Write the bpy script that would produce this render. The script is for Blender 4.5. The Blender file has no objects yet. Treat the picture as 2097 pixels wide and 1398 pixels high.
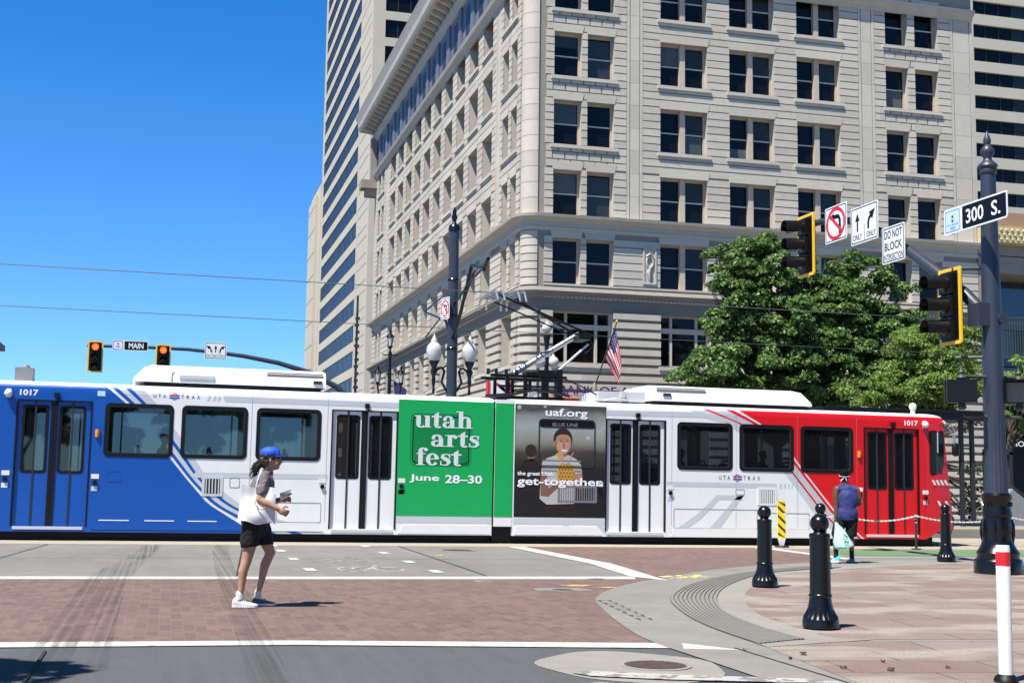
import bpy, bmesh, math, random
import numpy as np
from mathutils import Vector, Matrix
R = math.radians
SC = bpy.context.scene
COL = SC.collection
# ---------------------------------------------------------------- camera, sky, sun, exposure
F, PIT, YAW, ROL = 2630.0, R(6.15), R(14.95), R(.77)
EYE = 1.42                                   # eye height above the street; the street itself falls gently towards +X
SLOPE = .0065
def G(x): return -SLOPE*x
_fw = np.array([math.sin(YAW)*math.cos(PIT), math.cos(YAW)*math.cos(PIT), math.sin(PIT)])
_rt = np.array([math.cos(YAW), -math.sin(YAW), 0.]); _up = np.cross(_rt, _fw)
_c, _s = math.cos(ROL), math.sin(ROL)
_rt, _up = _c*_rt+_s*_up, _c*_up-_s*_rt
def at(x, y, Y):                             # a pixel of the photograph -> the place at street distance Y
    d = _rt*(x-1048.5)/F-_up*(y-699)/F+_fw
    d = d*Y/d[1]
    return Vector((d[0], d[1], d[2]+EYE))
cd = bpy.data.cameras.new('camera'); cam = bpy.data.objects.new('camera', cd); COL.objects.link(cam)
cd.sensor_width = 36; cd.lens = F/2097*36; cd.clip_end = 6000; cd.clip_start = .1
cam.matrix_world = Matrix(((_rt[0], _up[0], -_fw[0], 0), (_rt[1], _up[1], -_fw[1], 0), (_rt[2], _up[2], -_fw[2], EYE), (0, 0, 0, 1)))
SC.camera = cam
SUN_EL, SUN_AZ = R(62), math.atan2(-.55, -.835)
wd = bpy.data.worlds.new('World'); SC.world = wd; wd.use_nodes = True
nt = wd.node_tree; nt.nodes.clear()
sk = nt.nodes.new('ShaderNodeTexSky'); sk.sky_type = 'NISHITA'; sk.sun_disc = False
sk.sun_elevation = SUN_EL; sk.sun_rotation = math.pi/2-SUN_AZ; sk.altitude = 1300; sk.air_density = 1.0; sk.dust_density = .15; sk.ozone_density = 3.0
hs = nt.nodes.new('ShaderNodeHueSaturation'); hs.inputs['Saturation'].default_value = 1.4; hs.inputs['Hue'].default_value = .505
bg = nt.nodes.new('ShaderNodeBackground'); bg.inputs[1].default_value = .10
ow = nt.nodes.new('ShaderNodeOutputWorld')
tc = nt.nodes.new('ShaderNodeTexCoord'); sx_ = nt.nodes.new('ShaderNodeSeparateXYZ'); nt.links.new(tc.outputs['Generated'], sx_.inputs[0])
cr = nt.nodes.new('ShaderNodeValToRGB'); cr.color_ramp.elements[0].color = (.42, .70, 1.10, 1); cr.color_ramp.elements[1].color = (1, 1, 1, 1); cr.color_ramp.elements[1].position = .26; e_ = cr.color_ramp.elements.new(.40); e_.color = (1, 1, 1, 1); e_ = cr.color_ramp.elements.new(.62); e_.color = (.95, .66, .48, 1); e_ = cr.color_ramp.elements.new(.95); e_.color = (.80, .46, .31, 1)   # clear blue air at the horizon; unseen zenith dimmed and warmed against blue fill
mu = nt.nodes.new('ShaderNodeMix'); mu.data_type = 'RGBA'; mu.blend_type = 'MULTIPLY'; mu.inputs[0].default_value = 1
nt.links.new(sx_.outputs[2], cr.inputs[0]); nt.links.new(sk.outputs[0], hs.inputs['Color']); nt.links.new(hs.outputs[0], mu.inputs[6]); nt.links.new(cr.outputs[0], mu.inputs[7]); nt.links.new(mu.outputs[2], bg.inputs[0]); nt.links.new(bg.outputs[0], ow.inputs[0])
sl = bpy.data.lights.new('sun', 'SUN'); so = bpy.data.objects.new('sun', sl); COL.objects.link(so)
sl.energy = 4.8; sl.angle = R(.53); sl.color = (1, .945, .855)
sd = Vector((math.cos(SUN_AZ)*math.cos(SUN_EL), math.sin(SUN_AZ)*math.cos(SUN_EL), math.sin(SUN_EL)))
so.rotation_euler = sd.to_track_quat('Z', 'Y').to_euler(); so.location = sd*60
SC.view_settings.view_transform = 'Standard'; SC.view_settings.look = 'None'
SC.view_settings.exposure = .92; SC.view_settings.gamma = 1; SC.view_settings.use_curve_mapping = False
SC.cycles.max_bounces = 8; SC.cycles.transparent_max_bounces = 12; SC.cycles.use_denoising = True
rnd = random.Random(11)
# ---------------------------------------------------------------- materials
def srgb(r, g, b):
    return tuple(((c/255)/12.92 if c/255 <= .04045 else (((c/255)+.055)/1.055)**2.4) for c in (r, g, b))
def N(t, kind, **kw):
    n = t.nodes.new(kind)
    for k, v in kw.items(): setattr(n, k, v)
    return n
def math_node(t, op, a, b=None, clamp=False):
    n = t.nodes.new('ShaderNodeMath'); n.operation = op; n.use_clamp = clamp
    for i, q in enumerate((a, b)):
        if q is None: continue
        if isinstance(q, (int, float)): n.inputs[i].default_value = q
        else: t.links.new(q, n.inputs[i])
    return n.outputs[0]
def ramp(t, fac, stops, interp='LINEAR'):
    n = t.nodes.new('ShaderNodeValToRGB'); n.color_ramp.interpolation = interp
    e = n.color_ramp.elements
    while len(e) < len(stops): e.new(1.0)
    for el, (p, c) in zip(e, sorted(stops, key=lambda q: q[0])):
        el.position = p
        el.color = (c, c, c, 1) if isinstance(c, (int, float)) else (*c, 1)
    t.links.new(fac, n.inputs[0]); return n.outputs[0]
def noise(t, scale, detail=4, rough=.55, vec=None, stretch=None):
    n = N(t, 'ShaderNodeTexNoise'); n.inputs['Scale'].default_value = scale; n.inputs['Detail'].default_value = detail; n.inputs['Roughness'].default_value = rough
    if vec is None: vec = N(t, 'ShaderNodeTexCoord').outputs['Object']
    if stretch:
        m = N(t, 'ShaderNodeMapping'); m.inputs['Scale'].default_value = stretch; t.links.new(vec, m.inputs[0]); vec = m.outputs[0]
    t.links.new(vec, n.inputs['Vector']); return n.outputs[0]
def scale_col(t, col, fac):
    n = N(t, 'ShaderNodeVectorMath', operation='SCALE')
    if isinstance(col, tuple): n.inputs[0].default_value = col
    else: t.links.new(col, n.inputs[0])
    t.links.new(fac, n.inputs['Scale']); return n.outputs[0]
def mixc(t, fac, a, b):
    n = N(t, 'ShaderNodeMix', data_type='RGBA')
    if isinstance(fac, (int, float)): n.inputs[0].default_value = fac
    else: t.links.new(fac, n.inputs[0])
    for i, q in ((6, a), (7, b)):
        if isinstance(q, tuple): n.inputs[i].default_value = (*q, 1)
        else: t.links.new(q, n.inputs[i])
    return n.outputs[2]
MATS = {}
def new_mat(name):
    m = bpy.data.materials.new(name); m.use_nodes = True; MATS[name] = m
    return m, m.node_tree, m.node_tree.nodes['Principled BSDF']
def bump(t, b, src, strength, dist=.02):
    n = N(t, 'ShaderNodeBump'); n.inputs['Strength'].default_value = strength; n.inputs['Distance'].default_value = dist
    t.links.new(src, n.inputs['Height']); t.links.new(n.outputs[0], b.inputs['Normal'])
def mat(name, col, rough=.6, metal=0, var=(4, .12), big=None, island=0, bmp=None, spec=.5, coat=0, stretch=None, emit=0):
    m, t, b = new_mat(name)
    b.inputs['Roughness'].default_value = rough; b.inputs['Metallic'].default_value = metal; b.inputs['Specular IOR Level'].default_value = spec
    if coat: b.inputs['Coat Weight'].default_value = coat; b.inputs['Coat Roughness'].default_value = .06
    v = None
    def add(x):
        nonlocal v
        v = x if v is None else math_node(t, 'ADD', v, x)
    if var: add(math_node(t, 'MULTIPLY', math_node(t, 'SUBTRACT', noise(t, var[0], stretch=stretch), .5), var[1]*4))
    if big: add(math_node(t, 'MULTIPLY', math_node(t, 'SUBTRACT', noise(t, big[0], 2), .5), big[1]*4))
    if island: add(math_node(t, 'MULTIPLY', math_node(t, 'SUBTRACT', N(t, 'ShaderNodeNewGeometry').outputs['Random Per Island'], .5), island*2))
    if v is not None:
        t.links.new(scale_col(t, col, math_node(t, 'MAXIMUM', math_node(t, 'ADD', v, 1.0), .15)), b.inputs['Base Color'])
    else: b.inputs['Base Color'].default_value = (*col, 1)
    if bmp: bump(t, b, noise(t, bmp[0], 5), bmp[1])
    if emit: b.inputs['Emission Color'].default_value = (*col, 1); b.inputs['Emission Strength'].default_value = emit
    return m
M = MATS
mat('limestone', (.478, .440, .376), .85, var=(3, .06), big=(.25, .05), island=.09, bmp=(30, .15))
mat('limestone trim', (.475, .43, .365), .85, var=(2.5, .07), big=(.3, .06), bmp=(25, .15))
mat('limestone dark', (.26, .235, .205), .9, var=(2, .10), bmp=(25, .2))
mat('window wood', (.48, .40, .32), .7, var=(6, .06))
mat('sash', (.55, .53, .49), .5, var=(6, .05))
def pane_mat(name, a, b_, rough=.04, spec=.5):
    m, t, b = new_mat(name)
    r = N(t, 'ShaderNodeNewGeometry').outputs['Random Per Island']
    t.links.new(ramp(t, r, [(0, a), (.62, a), (.8, b_), (1, a)]), b.inputs['Base Color'])
    b.inputs['Roughness'].default_value = rough; b.inputs['Specular IOR Level'].default_value = spec
    bump(t, b, noise(t, 1.3, 2), .03, .05)
pane_mat('office pane', (.006, .006, .007), (.035, .045, .045), .05, .22)
pane_mat('ribbon pane', (.02, .03, .05), (.05, .08, .13), .03, 1.0)
mat('tower stone', (.50, .45, .36), .8, var=(.4, .04), big=(.06, .04))
mat('tower joint', (.33, .30, .25), .9, var=None)
mat('dark mullion', (.02, .022, .028), .5, var=None)
mat('iron', (.004, .0042, .005), .27, var=(8, .2), spec=.45, bmp=(14, .05))
mat('blue grey paint', (.028, .036, .055), .42, var=(5, .12), big=(1.2, .16), spec=.5, stretch=(1, 1, .25))
mat('white paint', (.72, .72, .71), .4, var=(3, .03))
mat('roof white', (.80, .80, .79), .38, var=(1.2, .025), bmp=(6, .01))
mat('black rubber', (.004, .004, .005), .5, var=None, spec=.3)
mat('black plastic', (.0035, .0035, .004), .42, spec=.35, var=(10, .15))
mat('dark grey', (.018, .018, .021), .55, var=(5, .2))
mat('mid grey', (.22, .225, .23), .5, var=(5, .1))
mat('pale grey', (.52, .54, .57), .45, var=(2, .03))
mat('steel', (.42, .42, .42), .38, metal=.8, var=(6, .15))
mat('yellow paint', (.85, .50, .02), .45, var=(6, .06))
mat('hazard yellow', (.86, .66, .02), .45, var=(5, .05))
mat('hazard dark', (.075, .04, .015), .55, var=(5, .1))
mat('sign white', (.74, .76, .77), .45, var=(3, .03))
mat('sign black', (.003, .003, .0035), .5, var=None, spec=.25)
mat('sign blue', (.50, .66, .78), .45, var=(4, .04))
mat('sign red', (.62, .018, .022), .45, var=None)
mat('olympic gold', (.75, .45, .08), .5, var=None)
mat('olympic blue', (.02, .12, .42), .5, var=None)
mat('ad green', (.004, .345, .085), .38, var=(1.5, .03))
mat('ad green glass', (.006, .215, .058), .2, var=(1.5, .05))
mat('ad black', (.004, .004, .005), .45, var=(1.5, .2), spec=.3)
mat('letter white', (.80, .81, .83), .5, var=None)
mat('letter lilac', (.62, .66, .68), .4, var=None)
mat('orange lens', (.85, .26, .01), .3, var=None)
mat('red flag', (.55, .02, .035), .8, var=(8, .1))
mat('white flag', (.74, .72, .70), .8, var=(8, .05))
mat('blue flag', (.03, .035, .14), .8, var=(8, .1))
mat('bank red', (.60, .025, .02), .5, var=None)
mat('bank purple', (.05, .03, .12), .5, var=None)
mat('bark', (.065, .05, .038), .9, var=(9, .2), bmp=(18, .6))
mat('chain', (.66, .65, .63), .5, var=(12, .1))
mat('wire', (.05, .055, .06), .5, var=None)
mat('globe glass', (.52, .52, .50), .12, var=(3, .05), spec=.7)
mat('green iron', (.05, .065, .05), .5, var=(6, .15))
# ---------------------------------------------------------------- mesh helpers
class MB:
    def __init__(s): s.v = []; s.f = []; s.m = []
    def face(s, pts, mi=0):
        n = len(s.v); s.v += [tuple(p) for p in pts]; s.f.append(tuple(range(n, n+len(pts)))); s.m.append(mi)
    def raw(s, V, Fs, mi=0):
        n = len(s.v); s.v += [tuple(p) for p in V]; s.f += [tuple(i+n for i in q) for q in Fs]; s.m += [mi]*len(Fs)
    def box(s, x0, x1, y0, y1, z0, z1, mi=0, fn=None):
        V = [(x, y, z) for x in (x0, x1) for y in (y0, y1) for z in (z0, z1)]
        if fn: V = [fn(*p) for p in V]
        s.raw(V, [(0, 1, 3, 2), (4, 6, 7, 5), (0, 4, 5, 1), (2, 3, 7, 6), (0, 2, 6, 4), (1, 5, 7, 3)], mi)
    def bar(s, a, b, w, h=None, mi=0, up=(0, 0, 1)):
        a, b = Vector(a), Vector(b); h = h or w; d = (b-a).normalized(); u = Vector(up)
        if abs(d.dot(u)) > .98: u = Vector((0, 1, 0))
        sx = d.cross(u).normalized()*w/2; sz = sx.cross(d).normalized()*h/2
        V = [p+i*sx+j*sz for p in (a, b) for i in (-1, 1) for j in (-1, 1)]
        s.raw(V, [(0, 1, 3, 2), (4, 6, 7, 5), (0, 4, 5, 1), (2, 3, 7, 6), (0, 2, 6, 4), (1, 5, 7, 3)], mi)
    def prism(s, pts, y0, y1, mi=0, fn=None):          # pts in (x, z), extruded along y
        n = len(pts); V = [(x, y0, z) for x, z in pts]+[(x, y1, z) for x, z in pts]
        if fn: V = [fn(*p) for p in V]
        s.raw(V, [tuple(range(n)), tuple(range(2*n-1, n-1, -1))]+[(i, n+i, n+(i+1) % n, (i+1) % n) for i in range(n)], mi)
    def flat(s, pts, z=0, mi=0): s.face([(x, y, z+G(x)) for x, y in pts], mi)
    def tube(s, pts, r, n=8, mi=0, cap=True):
        pts = [Vector(p) for p in pts]; k = len(pts); rr = r if isinstance(r, (list, tuple)) else [r]*k
        V = []; pu = None
        for i, p in enumerate(pts):
            d = (pts[min(i+1, k-1)]-pts[max(i-1, 0)]).normalized()
            if pu is None: pu = d.orthogonal().normalized()
            pu = (pu-d*pu.dot(d)); pu = pu.normalized() if pu.length > 1e-6 else d.orthogonal().normalized()
            w = d.cross(pu)
            V += [p+(pu*math.cos(2*math.pi*j/n)+w*math.sin(2*math.pi*j/n))*rr[i] for j in range(n)]
        Fs = [(i*n+j, i*n+(j+1) % n, (i+1)*n+(j+1) % n, (i+1)*n+j) for i in range(k-1) for j in range(n)]
        if cap: Fs += [tuple(range(n-1, -1, -1)), tuple(range((k-1)*n, k*n))]
        s.raw(V, Fs, mi)
    def lathe(s, prof, c=(0, 0, 0), n=20, mi=0, flute=0, fz=None, sq=1):
        V = []
        for r, z in prof:
            for j in range(n):
                a = 2*math.pi*j/n; q = r*(1-(flute if (fz and fz[0] <= z <= fz[1] and j % 2) else 0))
                V.append((c[0]+q*math.cos(a), c[1]+q*sq*math.sin(a), c[2]+z))
        k = len(prof)
        Fs = [(i*n+j, i*n+(j+1) % n, (i+1)*n+(j+1) % n, (i+1)*n+j) for i in range(k-1) for j in range(n)]
        Fs += [tuple(range(n-1, -1, -1)), tuple(range((k-1)*n, k*n))]
        s.raw(V, Fs, mi)
    def sphere(s, c, r, n=14, mi=0, sz=1):
        s.lathe([(max(r*math.sin(math.pi*i/n), .001), -r*sz*math.cos(math.pi*i/n)) for i in range(n+1)], c, n*2, mi)
    def build(s, name, mats, parent=None, smooth=None, loc=None, rot=None, weld=False):
        me = bpy.data.meshes.new(name); me.from_pydata(s.v, [], s.f)
        for m in (mats if isinstance(mats, (list, tuple)) else [mats]): me.materials.append(MATS[m] if isinstance(m, str) else m)
        me.polygons.foreach_set('material_index', s.m)
        if weld:
            bm = bmesh.new(); bm.from_mesh(me); bmesh.ops.remove_doubles(bm, verts=bm.verts, dist=.0005); bm.to_mesh(me); bm.free()
        if smooth is not None:
            me.polygons.foreach_set('use_smooth', [True]*len(s.f)); me.update(); me.set_sharp_from_angle(angle=R(smooth))
        me.update()
        o = bpy.data.objects.new(name, me); COL.objects.link(o)
        if parent: o.parent = parent
        if loc is not None: o.location = loc
        if rot is not None: o.rotation_euler = rot
        return o
def thing(name, label, cat, loc=(0, 0, 0), rot=(0, 0, 0), group=None):
    o = bpy.data.objects.new(name, None); COL.objects.link(o); o.empty_display_size = .3
    o.location = loc; o.rotation_euler = rot
    return tag(o, label, cat, group)
def tag(o, label, cat, group=None):
    o['label'] = label; o['category'] = cat
    if group: o['group'] = group
    return o
def struct(o): o['kind'] = 'structure'; return o
def copy_tree(o, parent=None):
    c = o.copy(); COL.objects.link(c)
    if parent: c.parent = parent
    for ch in list(o.children): copy_tree(ch, c)
    return c
def rrect(x0, x1, z0, z1, r, k=5):
    P = []
    for cx, cz, a0 in ((x1-r, z0+r, -90), (x1-r, z1-r, 0), (x0+r, z1-r, 90), (x0+r, z0+r, 180)):
        for i in range(k+1):
            a = R(a0+90*i/k); P.append((cx+r*math.cos(a), cz+r*math.sin(a)))
    return P
def ring(mb, outer, inner, y0, y1, mi=0):               # a frame between two outlines of equal count, front y0, back y1
    n = len(outer)
    V = [(x, y0, z) for x, z in outer]+[(x, y0, z) for x, z in inner]+[(x, y1, z) for x, z in outer]+[(x, y1, z) for x, z in inner]
    Fs = []
    for i in range(n):
        j = (i+1) % n
        Fs += [(i, j, n+j, n+i), (i, 2*n+i, 2*n+j, j), (n+i, n+j, 3*n+j, 3*n+i), (2*n+i, 3*n+i, 3*n+j, 2*n+j)]
    mb.raw(V, Fs, mi)
def text_polys(s, bold=0., res=3):
    cu = bpy.data.curves.new('t', 'FONT'); cu.body = s; cu.offset = bold; cu.resolution_u = res; cu.space_character = 1.0
    ob = bpy.data.objects.new('t', cu); COL.objects.link(ob)
    dg = bpy.context.evaluated_depsgraph_get(); dg.update()
    me = bpy.data.meshes.new_from_object(ob.evaluated_get(dg))
    V = [(v.co.x, v.co.y) for v in me.vertices]; Fs = [tuple(p.vertices) for p in me.polygons]
    bpy.data.objects.remove(ob); bpy.data.curves.remove(cu); bpy.data.meshes.remove(me)
    return V, Fs
def put_text(mb, s, x0, x1, z0, z1, y, mi=0, bold=0., skew=0., space=None):   # letters fitted to a box on an xz plane
    V, Fs = text_polys(s, bold)
    xs = [p[0] for p in V]; ys = [p[1] for p in V]
    a, b, c, d = min(xs), max(xs), min(ys), max(ys)
    mb.raw([(x0+(p[0]-a)/(b-a)*(x1-x0)+skew*(p[1]-c), y, z0+(p[1]-c)/(d-c)*(z1-z0)) for p in V], Fs, mi)
def arc(cx, cz, rx, rz, a0, a1, k=14): return [(cx+rx*math.cos(R(a0+(a1-a0)*i/k)), cz+rz*math.sin(R(a0+(a1-a0)*i/k))) for i in range(k+1)]
def band(mb, pts, w, y, mi=0):                          # a flat ribbon along xz points; w may vary
    k = len(pts); ww = w if isinstance(w, (list, tuple)) else [w]*k; L = []; Q = []
    for i, p in enumerate(pts):
        a = pts[max(i-1, 0)]; b = pts[min(i+1, k-1)]; dx, dz = b[0]-a[0], b[1]-a[1]; n = math.hypot(dx, dz) or 1
        L.append((p[0]-dz/n*ww[i]/2, y, p[1]+dx/n*ww[i]/2)); Q.append((p[0]+dz/n*ww[i]/2, y, p[1]-dx/n*ww[i]/2))
    n = len(L); mb.raw(L+Q, [(i, i+1, n+i+1, n+i) for i in range(n-1)], mi)
def panel_holes(mb, x0, x1, z0, z1, holes, fn, dep, mi=0, rmi=None):   # a sheet with rectangular openings and their reveals
    xs = sorted({x0, x1, *[h[0] for h in holes], *[h[1] for h in holes]}); zs = sorted({z0, z1, *[h[2] for h in holes], *[h[3] for h in holes]})
    xs = [x for x in xs if x0 <= x <= x1]; zs = [z for z in zs if z0 <= z <= z1]
    for j in range(len(zs)-1):
        run = None
        for i in range(len(xs)):
            solid = i < len(xs)-1 and not any(h[0] < (xs[i]+xs[i+1])/2 < h[1] and h[2] < (zs[j]+zs[j+1])/2 < h[3] for h in holes)
            if solid and run is None: run = xs[i]
            if not solid and run is not None:
                mb.face([fn(run, 0, zs[j]), fn(xs[i], 0, zs[j]), fn(xs[i], 0, zs[j+1]), fn(run, 0, zs[j+1])], mi); run = None
    r = mi if rmi is None else rmi
    for a, b, c, d in holes:
        q = [(a, c), (b, c), (b, d), (a, d)]
        for i in range(4):
            (p, s), (u, w) = q[i], q[(i+1) % 4]
            mb.face([fn(p, 0, s), fn(u, 0, w), fn(u, dep, w), fn(p, dep, s)], r)
# ---------------------------------------------------------------- ground materials
def ground_mat(name, col, fine=(60, .10), mid=(2.2, .07), big=(.22, .08), rough=.85, speck=None, bmp=.25, streak=None):
    m, t, b = new_mat(name); b.inputs['Roughness'].default_value = rough; b.inputs['Specular IOR Level'].default_value = .3
    v = 1.0
    tot = None
    for i, q in enumerate((fine, mid, big)):
        x = math_node(t, 'MULTIPLY', math_node(t, 'SUBTRACT', noise(t, q[0], 5, .6), .5), q[1]*4)
        tot = x if tot is None else math_node(t, 'ADD', tot, x)
    if streak:
        x = math_node(t, 'MULTIPLY', math_node(t, 'SUBTRACT', noise(t, 1.0, 4, .6, stretch=streak[:3]), .5), streak[3]*4)
        tot = math_node(t, 'ADD', tot, x)
    c = scale_col(t, col, math_node(t, 'MAXIMUM', math_node(t, 'ADD', tot, 1.0), .2))
    if speck:
        n = noise(t, speck[0], 2); c = mixc(t, ramp(t, n, [(speck[1], 0), (speck[1]+.05, 1)]), c, speck[2])
    t.links.new(c, b.inputs['Base Color']); bump(t, b, noise(t, 70, 4), bmp, .01)
    return m
ground_mat('asphalt', (.082, .084, .090), fine=(90, .22), mid=(3, .06), big=(.3, .06), streak=(9, .4, 1, .10), bmp=.5)
ground_mat('concrete road', (.172, .168, .16), fine=(60, .14), mid=(1.6, .10), big=(.35, .13), streak=(2.5, .25, 1, .09))
ground_mat('concrete pale', (.235, .225, .205), fine=(60, .14), big=(.6, .13), mid=(4, .09))
ground_mat('concrete apron', (.195, .190, .176), fine=(55, .15), big=(.55, .16), mid=(3.5, .10))
ground_mat('track concrete', (.33, .29, .23), streak=(.2, 3, 1, .08))
ground_mat('tactile dark', (.115, .11, .10)); ground_mat('tactile bar', (.185, .178, .165), mid=(5, .1))
ground_mat('road paint', (.43, .43, .415), fine=(40, .05), mid=(5, .06), speck=(7, .60, (.33, .32, .31)))
ground_mat('worn paint', (.36, .36, .35), fine=(40, .08), mid=(5, .08), speck=(6, .50, (.18, .175, .17)))
ground_mat('green lane', (.10, .19, .095), mid=(2, .1))
ground_mat('spray orange', (.55, .34, .10), speck=(9, .45, (.18, .17, .16))); ground_mat('spray yellow', (.62, .56, .16), speck=(9, .45, (.18, .17, .16)))
ground_mat('cover iron', (.085, .062, .052), rough=.6, mid=(9, .2))
ground_mat('joint', (.035, .034, .032))
ground_mat('platform yellow', (.50, .34, .09))
ground_mat('graffiti', (.045, .045, .048), speck=(14, .60, (.18, .177, .168)))
def paver_mat(name, bw, bh, cols, mortar, ms, bumpv=.4, swap=False, var=.12):
    m, t, b = new_mat(name); b.inputs['Roughness'].default_value = .88; b.inputs['Specular IOR Level'].default_value = .25
    mp = N(t, 'ShaderNodeMapping'); t.links.new(N(t, 'ShaderNodeTexCoord').outputs['Object'], mp.inputs[0])
    if swap: mp.inputs['Rotation'].default_value = (0, 0, R(90))
    br = N(t, 'ShaderNodeTexBrick'); t.links.new(mp.outputs[0], br.inputs[0])
    br.inputs['Scale'].default_value = 1; br.inputs['Brick Width'].default_value = bw; br.inputs['Row Height'].default_value = bh
    br.inputs['Mortar Size'].default_value = ms; br.inputs['Mortar Smooth'].default_value = .3; br.inputs['Bias'].default_value = 0
    br.inputs['Color1'].default_value = (*cols[0], 1); br.inputs['Color2'].default_value = (*cols[1], 1); br.inputs['Mortar'].default_value = (*mortar, 1)
    s = None
    for sc, am in ((.28, .10), (1.7, .09), (14, var), (55, .10)):
        x = math_node(t, 'MULTIPLY', math_node(t, 'SUBTRACT', noise(t, sc, 4), .5), am*4); s = x if s is None else math_node(t, 'ADD', s, x)
    t.links.new(scale_col(t, br.outputs[0], math_node(t, 'MAXIMUM', math_node(t, 'ADD', s, 1.0), .25)), b.inputs['Base Color'])
    bump(t, b, br.outputs['Fac'], -bumpv, .01)
    return m
paver_mat('brick paving', .22, .11, ((.172, .112, .099), (.120, .084, .076)), (.160, .122, .106), .005, swap=True)
m, t, b = new_mat('corner pavers'); b.inputs['Roughness'].default_value = .9; b.inputs['Specular IOR Level'].default_value = .2
mp = N(t, 'ShaderNodeMapping'); t.links.new(N(t, 'ShaderNodeTexCoord').outputs['Object'], mp.inputs[0]); mp.inputs['Rotation'].default_value = (0, 0, R(8))
br = N(t, 'ShaderNodeTexBrick'); t.links.new(mp.outputs[0], br.inputs[0]); br.inputs['Scale'].default_value = 1
br.inputs['Brick Width'].default_value = 1.3; br.inputs['Row Height'].default_value = .65; br.inputs['Mortar Size'].default_value = .012; br.inputs['Bias'].default_value = -.1
br.inputs['Color1'].default_value = (.192, .138, .122, 1); br.inputs['Color2'].default_value = (.225, .190, .172, 1); br.inputs['Mortar'].default_value = (.10, .085, .078, 1)
s = None
for sc, am in ((.4, .08), (2.2, .09), (28, .12), (90, .14)):
    x = math_node(t, 'MULTIPLY', math_node(t, 'SUBTRACT', noise(t, sc, 4), .5), am*4); s = x if s is None else math_node(t, 'ADD', s, x)
c = scale_col(t, br.outputs[0], math_node(t, 'MAXIMUM', math_node(t, 'ADD', s, 1.0), .25))
pale = ramp(t, noise(t, .85, 2, stretch=(.7, 1.25, 1)), [(.50, 0), (.60, .62)])
peb = scale_col(t, (.31, .285, .255), math_node(t, 'ADD', math_node(t, 'MULTIPLY', math_node(t, 'SUBTRACT', noise(t, 45, 2), .5), 1.6), 1.0))
t.links.new(mixc(t, pale, c, peb), b.inputs['Base Color']); bump(t, b, noise(t, 60, 3), .5, .01)
def tire_mat():
    m, t, b = new_mat('tyre mark'); b.inputs['Base Color'].default_value = (.035, .034, .034, 1); b.inputs['Roughness'].default_value = .9
    n1 = ramp(t, noise(t, 1, 2, stretch=(22, .05, 1)), [(.36, 0), (.72, .42)]); n2 = ramp(t, noise(t, .8, 3), [(.30, .25), (.62, 1)])
    t.links.new(math_node(t, 'MULTIPLY', n1, n2), b.inputs['Alpha'])
tire_mat()
# ---------------------------------------------------------------- ground, roads, markings
L4 = .0026
def sheet(name, pts, layer, m):
    mb = MB(); mb.flat(pts, layer*L4); return struct(mb.build(name, m))
def quad(x0, x1, y0, y1): return [(x0, y0), (x1, y0), (x1, y1), (x0, y1)]
mb = MB()
for i in range(-8, 8):
    for j in range(-4, 10): mb.flat(quad(i*250, i*250+250, j*250, j*250+250))
struct(mb.build('ground', 'asphalt'))
sheet('road', quad(-90, 90, 18.4, 46), 1, 'concrete road')
sheet('track_bed', quad(-90, 90, 27.7, 34.3), 2, 'track concrete')
outer = [(4.3, 4.0), (4.34, 8.86), (4.33, 11.08), (4.5, 12.33), (4.85, 14.0), (5.2, 15.3), (5.75, 16.45), (6.5, 17.6), (7.6, 18.9), (9.15, 20.6), (10.7, 21.75), (12.6, 22.75), (14.8, 23.4), (80, 24.0)]
inner = [(5.84, 11.11), (5.90, 12.21), (6.18, 13.64), (6.88, 15.41), (7.9, 17.27), (9.44, 19.4), (10.67, 20.35), (12.6, 21.6), (14.8, 22.5), (80, 23.1)]
tout = [(5.23, 10.81), (5.36, 12.25), (5.66, 13.67), (6.24, 15.44), (7.27, 17.29), (8.51, 18.88), (9.9, 20.25), (11.16, 21.18)]
tin = inner[:7]+[(11.5, 20.9)]
def smooth_line(P, n=60):
    P = [Vector((x, y, 0)) for x, y in P]; L = [0]
    for a, b in zip(P, P[1:]): L.append(L[-1]+(b-a).length)
    out = []
    for k in range(n+1):
        s = L[-1]*k/n; i = 0
        while i < len(P)-2 and L[i+1] < s: i += 1
        u = (s-L[i])/(L[i+1]-L[i]); p0 = P[max(i-1, 0)]; p1 = P[i]; p2 = P[i+1]; p3 = P[min(i+2, len(P)-1)]
        q = .5*((2*p1)+(p2-p0)*u+(2*p0-5*p1+4*p2-p3)*u*u+(3*p1-p0-3*p2+p3)*u**3); out.append((q.x, q.y))
    return out
so_, ti_, to_ = smooth_line(outer[:-1], 70)+[outer[-1]], smooth_line(tin, 60), smooth_line(tout, 60)
in_ = smooth_line(inner[:-1], 70)+[inner[-1]]
# crosswalk over the near street (runs along X) and the one beside the track (runs along Y)
sheet('crosswalk', [(-90, 12.4), (-1.26, 11.52), (4.4, 11.02), (6.9, 17.4), (7.4, 18.7), (-90, 19.3)], 2, 'brick paving')
sheet('crosswalk', [(7.42, 18.3), (13.2, 22.6), (13.35, 27.9), (7.75, 27.75)], 3, 'brick paving')
mb = MB(); A = so_+[(80, 3.0)]
for i in range(len(so_)-1): mb.flat([so_[i], so_[i+1], (so_[i+1][0]+60, so_[i+1][1]-30), (so_[i][0]+60, so_[i][1]-30)] if False else [so_[i], so_[i+1], (80, 4+.001*i+.001), (80, 4+.001*i)], 4*L4)
struct(mb.build('kerb_ramp', 'concrete apron'))
mb = MB()
for i in range(len(in_)-1): mb.flat([in_[i], in_[i+1], (81, 5+.001*i+.001), (81, 5+.001*i)], 5*L4)
mb.flat([(4.96, 8.68), (5.22, 10.68), (5.86, 10.95), (81, 5), (81, -20), (4.9, -20)], 5*L4)
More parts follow.
